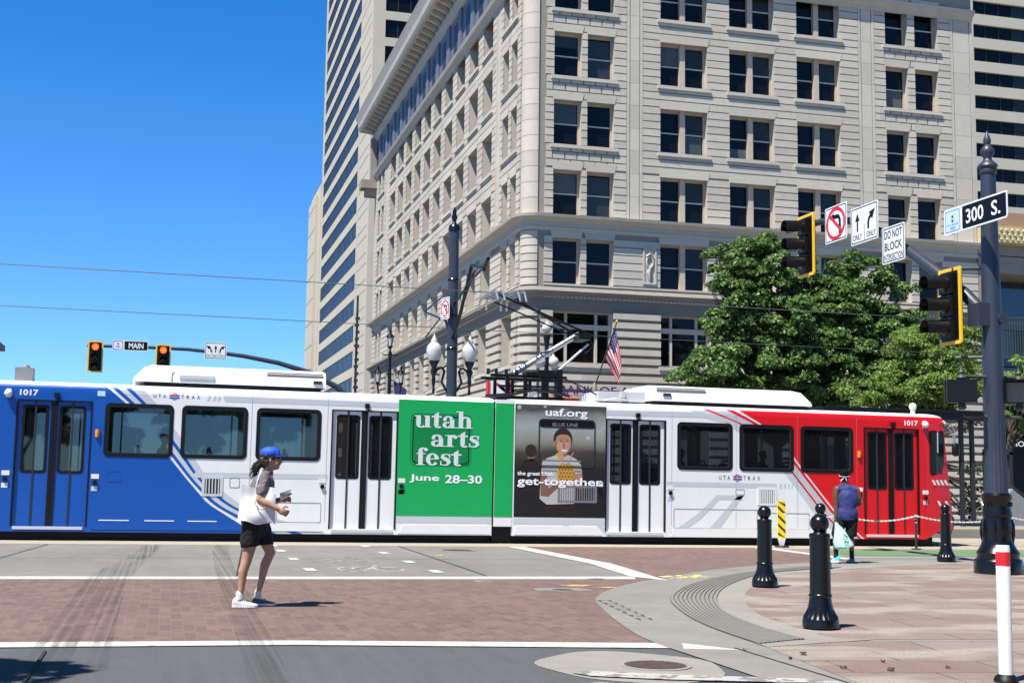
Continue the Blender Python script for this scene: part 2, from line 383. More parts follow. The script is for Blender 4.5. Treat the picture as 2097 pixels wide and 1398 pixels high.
struct(mb.build('sidewalk', 'corner pavers'))
mb = MB()                                                # smooth concrete border along the tactile strip
for i in range(len(in_)-2):
    a, b = Vector(in_[i]), Vector(in_[i+1]); d = (b-a).normalized(); n = Vector((d.y, -d.x))
    mb.flat([a, b, b+n*.34, a+n*.34], 6*L4)
mb.flat([(5.22, 10.62), (5.22, 10.86), (6.15, 11.2), (6.5, 11.0), (5.9, 10.85)], 6.5*L4)
struct(mb.build('kerb_strip', 'concrete pale'))
mb = MB(); K = 11
lerp = lambda a, b, u: (a[0]+(b[0]-a[0])*u, a[1]+(b[1]-a[1])*u)
for i in range(len(ti_)-1):
    mb.flat([to_[i], to_[i+1], ti_[i+1], ti_[i]], 7*L4)
    for k in range(K):
        u0, u1 = (k+.18)/K, (k+.82)/K
        q = [lerp(to_[i], ti_[i], u0), lerp(to_[i+1], ti_[i+1], u0), lerp(to_[i+1], ti_[i+1], u1), lerp(to_[i], ti_[i], u1)]
        V = [(x, y, G(x)+7*L4+.002) for x, y in q]+[(x, y, G(x)+7*L4+.009) for x, y in q]
        mb.raw(V, [(4, 5, 6, 7), (0, 1, 5, 4), (3, 7, 6, 2)], 1)
struct(mb.build('tactile_paving', ['tactile dark', 'tactile bar']))
mb = MB(); lay = 3.4*L4
for p in ([(-90, 19.35), (-2.0, 18.48), (2.5, 18.46), (6.9, 18.46), (7.1, 18.98), (2.5, 18.94), (-2.1, 18.98), (-90, 19.85)],
          [(-90, 12.2), (-1.24, 11.34), (1.12, 11.26), (4.42, 10.68), (4.56, 11.02), (1.12, 11.56), (-1.28, 11.68), (-90, 12.5)],
          [(7.3, 18.15), (7.78, 22.0), (7.72, 27.7), (7.32, 27.7), (7.36, 22.0), (7.0, 18.95)],
          [(13.28, 23.6), (13.62, 23.7), (13.8, 27.6), (13.45, 27.6)], [(13.8, 24.15), (60, 24.6), (60, 24.75), (13.8, 24.3)],
          [(4.42, 10.62), (4.9, 10.48), (4.7, 10.80), (4.56, 11.0)]): mb.flat(p, lay if p[0] not in ((4.42, 10.62), (7.3, 18.15)) else 4.6*L4)
for x0, (ys) in ((2.2, (20.1, 22.76, 25.3, 27.2)), (4.13, (19.75, 22.05, 24.75, 27.2))):
    for y in ys: mb.flat(quad(x0-.05, x0+.12, y, y+.62), lay)
struct(mb.build('road_marking', 'road paint'))
mb = MB(); wl = 2.2*L4
for p in ([(3.0, 9.38), (3.14, 9.45), (3.9, 9.12), (4.32, 8.98), (4.8, 8.8), (4.85, 8.62), (4.34, 8.74), (3.6, 8.96), (3.1, 9.2)], [(2.9, 8.85), (3.1, 8.9), (3.7, 8.3), (3.4, 8.2)]): mb.flat(p, 5.6*L4)
for cx in (2.92, 3.5):                                   # bicycle symbol painted on the road
    for i in range(20):
        a0, a1 = R(18*i), R(18*i+18); mb.flat([(cx+r*math.cos(a), 20.55+2.1*r*math.sin(a)) for r, a in ((.24, a0), (.24, a1), (.19, a1), (.19, a0))], wl)
def seg(mb, a, b, w):
    a, b = Vector(a), Vector(b); d = (b-a).normalized(); n = Vector((-d.y, d.x))*w/2; mb.flat([a-n, b-n, b+n, a+n], wl)
for a, b in (((2.92, 20.55), (3.15, 20.5)), ((3.15, 20.5), (3.05, 21.2)), ((3.05, 21.2), (2.92, 20.55)), ((3.15, 20.5), (3.38, 21.15)), ((3.05, 21.15), (3.38, 21.15)), ((3.5, 20.55), (3.36, 21.35)), ((3.36, 21.35), (3.45, 21.45)), ((3.0, 21.3), (3.12, 21.3)),
             ((2.65, 22.1), (3.2, 22.9)), ((3.2, 22.9), (3.78, 22.1)), ((2.65, 22.7), (3.2, 23.5)), ((3.2, 23.5), (3.78, 22.7))): seg(mb, a, b, .06)
struct(mb.build('road_marking', 'worn paint'))
sheet('bike_lane', [(14.2, 25.0), (80, 25.2), (80, 27.2), (14.4, 27.2)], 3, 'green lane')
mb = MB()                                                # joints in the concrete
for a, b in (((-.86, 4), (-.87, 11.1)), ((1.05, 19.1), (1.62, 27.6)), ((4.75, 19.1), (4.9, 27.6)), ((-20, 23.2), (7.2, 23.1)), ((-2.6, 22.9), (-2.2, 27.5)), ((4.36, 8.6), (4.96, 6.5)), ((4.9, 10.62), (4.86, 4))):
    a, b = Vector(a), Vector(b); d = (b-a).normalized(); n = Vector((-d.y, d.x))*.012; mb.flat([a-n, b-n, b+n, a+n], 5.5*L4)
struct(mb.build('road_joint', 'joint'))
mb = MB()                                                # rails
for y in (29.6, 31.0, 36.0, 37.4):
    mb.flat(quad(-90, 90, y-.05, y+.05), 3*L4)
struct(mb.build('track_rail', 'steel'))
mb = MB(); 
def strip(P, w, layer):
    P = smooth_line(P, 24)
    for i in range(len(P)-1):
        a, b = Vector(P[i]), Vector(P[i+1]); d = (b-a).normalized(); n = Vector((-d.y, d.x))*w/2; mb.flat([a-n, b-n, b+n, a+n], layer*L4)
strip([(-.82, 7), (-.82, 11.6), (-.80, 16), (-.76, 19.5), (-.4, 23.5), (-.2, 27.5)], .34, 7.2); strip([(.72, 7), (.80, 11.3), (.88, 15), (.92, 19.6), (1.1, 26.1), (1.2, 27.5)], .30, 7.4)
strip([(-.45, 10), (-.5, 14), (-.5, 19), (-.1, 27)], .2, 7.6)
struct(mb.build('tyre_marks', 'tyre mark'))
mb = MB()
for cx, cy, r in ((5.6, 17.35, .2), (5.95, 16.95, .16), (6.3, 18.5, .12)): mb.flat([(cx+r*math.cos(a)*(1+.3*math.sin(3*a)), cy+r*math.sin(a)*.8) for a in np.linspace(0, 6.0, 14)], 4.5*L4 if cx > 5.7 else 2.7*L4)
mb.flat([(4.35, 18.1), (4.62, 18.1), (4.62, 18.22), (4.35, 18.22)], 2.7*L4); mb.flat([(4.95, 24.2), (5.2, 24.2), (5.2, 24.5), (4.95, 24.5)], 2*L4)
struct(mb.build('road_marking', 'spray orange'))
mb = MB(); mb.flat([(7.5, 18.4), (8.3, 18.9), (8.25, 19.4), (7.45, 19.0)], 4.7*L4); struct(mb.build('road_marking', 'spray yellow'))
mb = MB()                                                # faint worn lettering sprayed along the apron
for k in range(7):
    y = 15.0-k*.34; x = 5.22-.045*k
    for dx, dy, w, h in ((-.08, 0, .03, .24), (.06, .02, .03, .22), (-.02, .08, .14, .04), (.0, -.08, .12, .04))[:3+k % 2]: mb.flat([(x+dx-w/2, y+dy-h/2), (x+dx+w/2, y+dy-h/2+.03), (x+dx+w/2+.04, y+dy+h/2), (x+dx-w/2+.03, y+dy+h/2)], 4.4*L4)
struct(mb.build('road_marking', 'graffiti'))
def disc(mb, c, r, z, mi=0, n=32, sx=1): mb.face([(c[0]+sx*r*math.cos(2*math.pi*i/n), c[1]+r*math.sin(2*math.pi*i/n), G(c[0])+z) for i in range(n)], mi)
mb = MB(); mb.flat([(3.6+.72*math.cos(a)*(1+.05*math.sin(5*a)), 9.72+.86*math.sin(a)*(1+.04*math.cos(4*a))) for a in np.linspace(0, 2*math.pi, 40)[:-1]], 1.6*L4); struct(mb.build('road_patch', 'concrete pale'))
mb = MB(); mb.flat([(4.8, 16.55), (5.6, 16.55), (5.5, 16.95), (4.85, 16.9)], 2.6*L4); struct(mb.build('road_patch', 'concrete apron'))
def manhole(c, r, label):
    t_ = thing('manhole_cover', label, 'manhole cover', (c[0], c[1], G(c[0])))
    o = MB(); o.lathe([(r*1.14, .002), (r*1.14, .011), (r*1.0, .013), (r*.99, .005)], n=36); o.build('rim', 'concrete pale', t_)
    o = MB(); o.lathe([(r*.97, .002), (r*.97, .010)], n=36)
    for i in range(-6, 7):
        w = math.sqrt(max(.9**2-(i/7)**2, 0))*r
        o.box(-w, w, i*r/7-.012, i*r/7+.012, .0103, .014)
    o.build('lid', 'cover iron', t_)
manhole((3.80, 9.70), .25, 'rusty round manhole cover with ribbed lid set in an oval of pale concrete')
manhole((5.18, 16.6), .15, 'small dark round cover at the brick crosswalk end beside the kerb ramp')
manhole((5.85, 26.1), .33, 'grey round manhole cover in the road close to the tram')
LC = [(5.05, 9.85), (5.22, 9.3), (5.55, 9.15), (5.75, 9.6), (6.1, 9.2), (5.3, 10.1), (4.9, 10.4)]
mat('dead leaf', (.045, .03, .018), .8)
for i, (x, y) in enumerate(LC):                          # dry leaves blown onto the ramp
    a = i*1.3; s_ = .018+.008*(i % 3); mb = MB(); P = [(x+s_*math.cos(a+k*.9)*(1.4 if k % 2 else .7), y+s_*math.sin(a+k*.9)*(1.2 if k % 3 else .6), G(x)+.016+.012*((k+i) % 3)) for k in range(7)]
    for k in range(1, 6): mb.face([P[0], P[k], P[k+1]])
    tag(mb.build('fallen_leaf', 'dead leaf'), 'small dry brown leaf lying on the grey kerb ramp near the manhole', 'leaf', 'dry leaves on the kerb ramp')
# far platform
mb = MB(); mb.box(22.2, 90, 34.6, 41.2, -.6, .12); struct(mb.build('platform', 'concrete pale'))
mb = MB(); mb.box(22.19, 90, 34.62, 35.0, .112, .124); struct(mb.build('platform_edge', 'platform yellow'))
mb = MB(); mb.box(-90, 90, 50.4, 80, -.9, .13+G(25)); struct(mb.build('pavement', 'concrete pale'))
# ---------------------------------------------------------------- the stone corner building
YB, XB, RC = 58.0, 16.0, .67
fr = lambda u, d, z: (u, YB+d, z)                        # front: u = x
fl = lambda u, d, z: (XB+d, u, z)                        # side: u = y
stone_building = thing('stone_office_building', 'large pale limestone corner office building with rusticated walls behind the tram', 'building', (XB, YB, 0))
BO = Vector((XB, YB, 0))
def badd(name, mb, mats, parent=stone_building, smooth=None):
    mb.v = [(x-BO.x, y-BO.y, z-BO.z) for x, y, z in mb.v]; return mb.build(name, mats, parent, smooth)
ROWS = [10.82, 14.15, 17.60, 21.0, 24.38]
FR_S = [(17.43, 18.84), (19.13, 20.52), (35.5, 36.82), (37.24, 38.62)]
FR_D = [(22.93, 25.44), (26.64, 29.12), (30.38, 32.84)]
SD_S = [(59.6, 60.75), (61.25, 62.45), (100.2, 101.35), (101.95, 103.1)]
SD_D = [(64.65+3.36*k, 66.85+3.36*k) for k in range(10)]
BF = [(17.45, 20.50), (22.93, 25.6), (26.64, 29.25), (30.38, 33.0), (35.5, 38.6)]
BS = [(59.8, 62.2)]+[(64.9+3.36*k, 67.2+3.36*k) for k in range(10)]+[(100.2, 103.1)]
fld = lambda u, d, z: fl(u, d+(.22 if d > .1 else 0), z)
def op(z): return z-.05, z+2.17
wall = MB()
hf = [(a, b, *op(z)) for z in ROWS for a, b in FR_S+FR_D]+[(a, b, 6.95, 9.5) for a, b in BF]
hl = [(a, b, *op(z)) for z in ROWS for a, b in SD_S+SD_D]+[(a, b, 6.95, 9.5) for a, b in BS]
panel_holes(wall, XB+RC, 40.73, -1, 34, hf, lambda u, d, z: fr(u, d+.06, z), .40, 0, 2)
panel_holes(wall, YB+RC, 104.9, -1, 34, hl, lambda u, d, z: fl(u, d+.06, z), .62, 0, 2)
wall.face([(40.73, YB+.06, -1), (40.73, 104.9, -1), (40.73, 104.9, 34), (40.73, YB+.06, 34)]); wall.face([(XB+.06, 104.9, -1), (40.73, 104.9, -1), (40.73, 104.9, 34), (XB+.06, 104.9, 34)])
wall.face([(XB+.06, YB+.06, 32), (40.73, YB+.06, 32), (40.73, 104.9, 32), (XB+.06, 104.9, 32)])
def blocks(fn, u0, u1, z0, z1, brick=0, gap=.055, d=0.0, cut=()):          # one stone course with its lower joint left open
    spans = [(u0, u1)]
    for a, b in sorted(cut):
        new = []
        for s, e in spans:
            if b <= s or a >= e: new.append((s, e)); continue
            if a > s: new.append((s, a))
            if b < e: new.append((b, e))
        spans = new
    for s, e in spans:
        if e-s < .08: continue
        cuts = [s]
        if brick:
            x = s+brick[1]
            while x < e-.15: cuts.append(x); x += brick[0]
        elif e-s > 3.2:
            x = s+rnd.uniform(1.2, 2.4)
            while x < e-1: cuts.append(x); x += rnd.uniform(1.3, 2.4)
        cuts.append(e); g = .03 if brick else .004
        for a, b in zip(cuts, cuts[1:]): wall.box(a+(g if a > s else 0), b-(g if b < e else 0), d, .07, z0+gap, z1, 1, fn)
CH = .378
def facade(fn, u0, u1, singles, doubles, pil, ends):
    zs = []
    for zi, zb in enumerate(ROWS):
        z0, z1 = op(zb); first = zi == 0
        lo = 10.62 if first else (14.09 if zi == 1 else op(ROWS[zi-1])[0]+CH*6)
        zz = z0+CH*6; k = 0
        while zz > lo+.1:
            zc = max(zz-CH, lo); inwin = zz > z0+.02 and zc < z1-.02
            cut = [(a-.0, b+.0) for a, b in singles+doubles] if inwin else []
            if not first: cut = cut+pil
            # lintels occupy the course above the opening
            if zz > z1+.02 and zc >= z1-.2: cut = cut+[(a-.12, b+.12) for a, b in singles+doubles]
            if zc < z0-.02 and zz <= z0+.02: pass
            br = None
            blocks(fn, u0, u1, zc, zz, 0, cut=cut) if not (zc < z0-.02 and not first) else spandrel(fn, u0, u1, zc, zz, cut, ends, k)
            zz = zc; k += 1
        for a, b in singles+doubles:
            h = CH*.98; zt = z1+.40
            wall.prism([(a-.02, z1), (b+.02, z1), (b+.13, zt), (a-.13, zt)], -.015, .07, 1, fn)        # flat arch
            if not first: 
                pass
        if not first:
            groups = doubles+[(ends[0][0], ends[0][1]), (ends[1][0], ends[1][1])]
            for a, b in groups: wall.box(a-.16, b+.16, -.10, .46 if fn is fr else .68, z0-.17, z0, 1, fn)
        # spandrel top course (above lintel) is covered by the next row's courses
    return
def spandrel(fn, u0, u1, zc, zz, cut, ends, k):
    for i, (a, b) in enumerate(ends): blocks(fn, a-.35, b+.35, zc, zz, (.62, .3 if k % 2 else .6), cut=cut)
    ec = [(a-.35, b+.35) for a, b in ends]
    blocks(fn, u0, u1, zc, zz, cut=cut+ec)
PF = [(21.15, 22.02), (33.9, 34.87), (39.38, 40.74)]; PS = [(62.95, 63.9), (98.1, 99.3), (104.1, 105)]
facade(fr, XB+RC+.35, 40.73, FR_S, FR_D, PF, [(17.43, 20.52), (35.5, 38.62)])
facade(fl, YB+RC+.3, 104.9, SD_S, SD_D, PS, [(59.6, 62.45), (100.2, 103.1)])
for fn, P in ((fr, PF), (fl, PS)):                                             # smooth pilaster strips with a sunk panel
    for a, b in P:
        for z0 in np.arange(14.1, 26, 1.14):
            wall.box(a+.02, a+.16, .0, .065, z0+.008, z0+1.14, 1, fn); wall.box(b-.16, b-.02, .0, .065, z0+.008, z0+1.14, 1, fn)
            wall.box(a+.20, b-.20, .015, .065, z0+.012, z0+1.14, 1, fn)
def base_rows(fn, u0, u1, W):
    z = 9.45; 
    while z > .2:
        zc = z-.43; cut = [(a, b) for a, b in W] if z > 7.0 else []
        cut += [] if z > 5.0 else [(a+.1, b-.1) for a, b in W]
        blocks(fn, u0, u1, zc, z, 0, gap=.15, d=-.10, cut=cut); z = zc
    for a, b in W: wall.box(a-.1, b+.1, -.16, .46 if fn is fr else .68, 6.78, 6.95, 1, fn)
base_rows(fr, XB+RC+.2, 40.73, BF); base_rows(fl, YB+RC+.2, 104.9, BS)
CC = (XB+RC, YB+RC)
def corner(r, z0, z1, mi=1, n=10):
    pts = [(CC[0]+r*math.cos(R(180+90*i/n)), CC[1]+r*math.sin(R(180+90*i/n))) for i in range(n+1)]
    V = [(x, y, z0) for x, y in pts]+[(x, y, z1) for x, y in pts]+[(CC[0], CC[1], z0), (CC[0], CC[1], z1)]; k = n+1
    wall.raw(V, [(i, i+1, k+i+1, k+i) for i in range(n)]+[tuple(range(k))+(2*k,), tuple(range(2*k-1, k-1, -1))+(2*k+1,)], mi)
corner(RC-.06, -1, 33, 0)
for z in np.arange(14.1, 26.1, .762): corner(RC, z+.02, z+.762)
z = 10.62
while z < 13.3: corner(RC, z+.055, z+CH); z += CH
z = 9.45
while z > .2: corner(RC+.10, z-.28, z); z -= .43
badd('wall', wall, ['limestone dark', 'limestone', 'limestone trim'], smooth=30)
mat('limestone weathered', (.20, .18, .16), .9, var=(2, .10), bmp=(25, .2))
# cornices swept round the corner
def sweep(name, prof, m, mi=0):
    mb = MB(); P = []
    for p, z in prof:
        P.append([(40.73+.0, YB-p, z), (CC[0], YB-p, z)]+[(CC[0]+(RC+p)*math.cos(R(270-9*i)), CC[1]+(RC+p)*math.sin(R(270-9*i)), z) for i in range(1, 10)]+[(XB-p, CC[1], z), (XB-p, 104.9+p, z), (XB+.3, 104.9+p, z)])
    n = len(P[0])
    for a, b in zip(P, P[1:]): mb.raw(a+b, [(i, i+1, n+i+1, n+i) for i in range(n-1)])
    return badd(name, mb, m, smooth=40)
sweep('cornice', [(-.06, 13.30), (.02, 13.30), (.02, 13.38), (.07, 13.42), (.07, 13.47), (.02, 13.5), (.02, 13.72), (.16, 13.78), (.18, 13.84), (.44, 13.90), (.47, 14.03), (.05, 14.08), (-.06, 14.08)], 'limestone trim')
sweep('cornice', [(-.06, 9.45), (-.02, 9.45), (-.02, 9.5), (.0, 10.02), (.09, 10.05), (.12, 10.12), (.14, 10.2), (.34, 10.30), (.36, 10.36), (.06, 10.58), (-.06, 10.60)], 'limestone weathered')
sweep('cornice', [(-.06, 26.1), (.05, 26.1), (.10, 26.3), (.28, 26.42), (.34, 26.62), (.05, 26.75), (-.06, 26.8)], 'limestone trim')
sweep('cornice', [(-.06, 29.3), (.12, 29.35), (.2, 29.6), (.3, 29.75), (.3, 30.1), (1.25, 30.5), (1.35, 30.75), (1.4, 31.1), (1.55, 31.6), (1.6, 31.75), (.2, 32.1), (-.06, 32.1)], 'limestone trim')
mb = MB()                                                                      # dentils and brackets
for u in np.arange(17, 40.6, .16): mb.box(u, u+.09, -.10, .0, 13.76, 13.84, 0, fr)
for u in np.arange(59, 104.8, .16): mb.box(u, u+.09, -.10, .0, 13.76, 13.84, 0, fl)
for u in np.arange(17, 40.6, .22): mb.box(u, u+.12, -.135, -.05, 10.06, 10.14, 0, fr)
for u in np.arange(59, 104.8, .22): mb.box(u, u+.12, -.135, -.05, 10.06, 10.14, 0, fl)
badd('dentil_moulding', mb, ['limestone trim'])['kind'] = 'stuff'
mb = MB(); mb.prism([(-.28, 29.9), (-.45, 29.95), (-.6, 30.15), (-1.05, 30.3), (-1.12, 30.52), (-.28, 30.52)], 0, .5)
cb = mb.build('cornice_bracket', 'limestone dark', stone_building); 
for k, u in enumerate(np.arange(59.0, 104.9, 1.12)):
    o = cb if k == 0 else cb.copy()
    if k: COL.objects.link(o)
    o.location = (0, u-BO.y, 0)
mb = MB()                                                                      # upper storey: blue-grey metal panels, piers, dark windows
for k in range(14):
    u = 59.9+3.3*k
    mb.box(u, u+2.35, .0, .1, 26.8, 29.3, 0, fl)
    mb.box(u+.6, u+1.5, -.02, .1, 27.0, 28.9, 1, fl); mb.box(u+2.42, u+3.2, -.12, .1, 26.8, 29.3, 2, fl)
mat('slate panel', (.13, .145, .19), .5, var=(2, .1))
badd('upper_storey', mb, ['slate panel', 'dark mullion', 'slate panel'])
mb = MB(); mb.box(-1.3, .3, 104.0, 105.4, 25.3, 26.0, 0, lambda x, y, z: (XB+x, y, z)); mb.box(-.9, .3, 104.2, 105.2, 24.7, 25.3, 0, lambda x, y, z: (XB+x, y, z)); mb.box(-.5, .2, 104.3, 104.9, 26.0, 29.6, 0, lambda x, y, z: (XB+x, y, z))
badd('bracket', mb, ['limestone dark'])
mb = MB()                                                                      # carved cartouche
mb.box(22.02, 22.72, -.008, .05, 10.95, 12.72, 0, fr); 
ring(mb, [(x, z) for x, z in rrect(22.02, 22.72, 10.95, 12.72, .02, 1)], [(x, z) for x, z in rrect(22.1, 22.64, 11.03, 12.64, .02, 1)], YB-.05, YB+.05)
for P in (arc(22.37, 12.05, .17, .28, 0, 360, 18),): mb.tube([(x, YB-.05, z) for x, z in P], .045, 6)
mb.tube([(22.37, YB-.05, 11.75), (22.3, YB-.07, 11.5), (22.37, YB-.05, 11.15)], [.07, .10, .04], 6); mb.tube([(22.2, YB-.04, 12.3), (22.37, YB-.08, 12.45), (22.54, YB-.04, 12.3)], .06, 6)
badd('carved_panel', mb, ['limestone'], smooth=40)
mat('blind teal', (.045, .065, .062), .35, var=(2, .2)); mat('blind grey', (.085, .088, .085), .4, var=(2, .2)); mat('blind dark', (.025, .028, .03), .3, var=(2, .2))
# windows: frame with a pane sub-part
def office_window(fn, a, b, z0, z1, double, own=True, acc=None):
    f = MB() if own else acc[0]; p = MB() if own else acc[1]; d0 = .36
    w = .09
    cols = [(a, b)] if not double else [(a, (a+b)/2-.0), ((a+b)/2+.0, b)]
    f.box(a, a+w, d0, .46, z0, z1, 0, fn); f.box(b-w, b, d0, .46, z0, z1, 0, fn); f.box(a+w, b-w, d0, .46, z1-w, z1, 0, fn); f.box(a+w, b-w, d0, .46, z0, z0+.06, 0, fn)
    if double: f.box((a+b)/2-.14, (a+b)/2+.14, .22, .46, z0+.001, z1-.001, 0, fn)
    zm = z0+(z1-z0)*.5
    for i, (c, e) in enumerate(cols):
        x0 = c+w+(.05 if double and i else 0); x1 = e-w-(.05 if double and not i else 0)
        f.box(x0, x1, .40, .455, zm-.03, zm+.03, 1, fn)
        for q0, q1 in ((z0+.05, zm), (zm, z1-.08)):
            p.face([fn(x0, .445, q0), fn(x1, .445, q0), fn(x1, .445, q1), fn(x0, .445, q1)], 0)
    if own:
        o = badd('window', f, ['window wood', 'sash']); badd('pane', p, ['office pane'], o)
        if rnd.random() < .42:
            k = MB(); c, e = cols[rnd.randrange(len(cols))]; hh = rnd.choice((.25, .45, .45, .9))*(z1-z0); up = rnd.random() < .55
            k.face([fn(c+.14, .441, z1-.09-hh if up else z0+.06), fn(e-.14, .441, z1-.09-hh if up else z0+.06), fn(e-.14, .441, z1-.09 if up else z0+.06+hh), fn(c+.14, .441, z1-.09 if up else z0+.06+hh)]); badd('blind', k, [rnd.choice(('blind teal', 'blind grey', 'blind dark'))], o)
def base_window(fn, a, b, z0, z1, own=True, acc=None):
    f = MB() if own else acc[0]; p = MB() if own else acc[1]
    q = (b-a)/4; zt = z1-.75
    for x, w in ((a, .12), (a+q-.06, .12), (b-q-.06, .12), (b-.12, .12)): f.box(x, x+w, .28, .46, z0, z1, 0, fn)
    f.box(a+.001, b-.001, .25, .455, zt-.12, zt+.12, 0, fn); f.box(a+.001, b-.001, .30, .455, z1-.1, z1-.001, 0, fn); f.box(a+.001, b-.001, .30, .455, z0+.001, z0+.1, 0, fn)
    for c, e in ((a, a+q), (a+q, b-q), (b-q, b)): p.face([fn(c, .42, z0), fn(e, .42, z0), fn(e, .42, z1), fn(c, .42, z1)], 0)
    if own:
        o = badd('window', f, ['limestone trim' if fn is fr else 'window wood']); badd('pane', p, ['ribbon pane' if fn is fld else 'office pane'], o)
n_own = 0
for z in ROWS:
    for a, b in FR_S: office_window(fr, a, b, *op(z), False)
    for a, b in FR_D: office_window(fr, a, b, *op(z), True)
for a, b in BF: base_window(fr, a, b, 6.95, 9.5)
for a, b in BS[:6]: base_window(fld, a, b, 6.95, 9.5)
acc = (MB(), MB()); own_s = 0
for z in ROWS:
    for i, (a, b) in enumerate(SD_S[:2]+SD_D+SD_S[2:]):
        near = i < 9 and own_s < 44
        office_window(fld, a, b, *op(z), b-a > 1.6, near, acc); own_s += near
for a, b in BS[6:]: base_window(fld, a, b, 6.95, 9.5, False, acc)
o = badd('distant_window', acc[0], ['window wood', 'sash']); o['kind'] = 'stuff'; q = badd('pane', acc[1], ['office pane'], o)
# ---------------------------------------------------------------- the tall tower down the street
tower = thing('office_tower', 'tall beige office tower with diagonal rows of blue ribbon windows', 'tower', (26.6, 180, 0))
TB = Vector((26.6, 180, 0))
def tadd(name, mb, mats, parent=tower, B=TB, weld=False):
    mb.v = [(x-B.x, y-B.y, z-B.z) for x, y, z in mb.v]; return mb.build(name, mats, parent, weld=weld)
tl = lambda u, d, z: (26.6+d, u, z); tf = lambda u, d, z: (u, 180+d, z)
TR = [72.0+3.96*k for k in range(-18, 6)]                                     # ribbon tops at the near end
hl = [(192.8, 239.0, z-2.55, z) for z in TR]; hr = [(28.35, 47.0, z-4.1-2.68, z-4.1) for z in TR]
mb = MB(); panel_holes(mb, 180, 241.5, -3, 97, hl, tl, .5); panel_holes(mb, 26.6, 50, -3, 97, hr, tf, .5)
mb.box(26.61, 50, 180.5, 241.4, 96, 97); mb.face([(50, 180, -3), (50, 241, -3), (50, 241, 97), (50, 180, 97)])
for z in TR:                                                                   # panel joints on the blank end bay
    for dz in (-.15, -2.6): mb.box(181.6, 191.3, -.02, .02, z+dz-.09, z+dz+.09, 1, tl)
for u in (180.02, 191.9): mb.box(u, u+.12, -.015, .02, -3, 97, 1, tl)
tadd('wall', mb, ['tower stone', 'tower joint'])
for z in TR:
    if z < 14: continue
    f = MB(); p = MB(); H = []
    for u in np.arange(192.8, 238.9, 1.54): H.append((u+.42, min(u+1.54, 238.95), z-2.48, z-.07))
    panel_holes(f, 192.8, 239, z-2.55, z, H, lambda u, d, w: tl(u, .05+d, w), .1)
    for c, e_, g0, g1 in H: p.face([tl(c, .10, g0), tl(e_, .10, g0), tl(e_, .10, g1), tl(c, .10, g1)])
    o = tadd('ribbon_window', f, 'dark mullion', weld=True); tadd('pane', p, 'ribbon pane', o)
    if z > 50:
        f = MB(); p = MB(); zt = z-4.1; H = [(u+.06, min(u+1.8, 46.95), zt-2.62, zt-.06) for u in np.arange(28.35, 46.9, 1.86)]
        panel_holes(f, 28.35, 47, zt-2.68, zt, H, lambda u, d, w: tf(u, .25+d, w), .12)
        for c, e_, g0, g1 in H: p.face([tf(c, .35, g0), tf(e_, .35, g0), tf(e_, .35, g1), tf(c, .35, g1)])
        o = tadd('ribbon_window', f, 'dark mullion', weld=True); tadd('pane', p, 'office pane', o)
SB = Vector((27, 244, 0)); slim = thing('slim_tower', 'narrow windowless pale tower standing behind the tall ribbon windowed one', 'tower', SB)
mb = MB(); mb.box(27, 36, 246.2, 263, -3, 58.2); mb.box(26.4, 30, 250, 262.6, -3, 56.5); mb.box(27.5, 34, 244.0, 246.2, -3, 54.6)
for z in np.arange(4, 56, 4.6): mb.box(26.36, 26.4, 250, 262.6, z, z+.12, 1)
tadd('wall', mb, ['tower stone', 'tower joint'], slim, SB)
mb = MB()
for x, y in ((28, 248), (29.5, 255), (28, 261)): mb.box(x, x+1, y, y+1.2, 58.2, 59.1)
mb.tube([(27.4, 262, 56.5), (27.4, 262, 61)], .12, 6); tadd('roof_equipment', mb, 'mid grey', slim, SB)
# low building at the far left edge
p = at(-6, 690, 120); q = at(-60, 640, 120); lb = thing('low_building', 'tiny corner of a low building with a sloping eave beyond the blue tram end', 'building', (p.x-12, 120, 0)); LB = Vector((p.x-12, 120, 0))
mb = MB(); mb.box(p.x-24, p.x-.6, 120, 125.6, -2, p.z-.6); tadd('wall', mb, 'tower stone', lb, LB)
mb = MB(); mb.prism([(p.x-24, p.z-.6), (p.x, p.z-.7), (p.x, p.z-.2), (p.x-2.2, p.z+1.3), (p.x-24, p.z+1.6)], 119.4, 126.2); tadd('roof', mb, 'limestone dark', lb, LB)
# ---------------------------------------------------------------- far right block with banded windows
HB = Vector((105, 150, 0)); far = thing('hotel_block', 'high cream building of alternating concrete bands and dark window rows behind signal pole', 'building', HB)
hw = [66.9-3.37*k for k in range(-3, 19)]
ff = lambda u, d, z: (u, 150+d, z)
mb = MB(); panel_holes(mb, 104.4, 160, -3, 84, [(105.6, 158, z-3.7, z-1.82) for z in hw], ff, .7); mb.face([(104.4, 150, -3), (104.4, 190, -3), (104.4, 190, 84), (104.4, 150, 84)])
tadd('wall', mb, 'tower stone', far, HB)
for z in hw:
    if z < 34: continue
    f = MB(); p = MB(); H = [(u+.07, min(u+2.08, 157.9), z-3.63, z-1.88) for u in np.arange(105.6, 157.8, 2.15)]
    panel_holes(f, 105.6, 158, z-3.7, z-1.82, H, lambda u, d, w: ff(u, .4+d, w), .12)
    for c, e_, g0, g1 in H: p.face([ff(c, .5, g0), ff(e_, .5, g0), ff(e_, .5, g1), ff(c, .5, g1)])
    o = tadd('ribbon_window', f, 'dark mullion', far, HB, True); tadd('pane', p, 'office pane', o, HB)
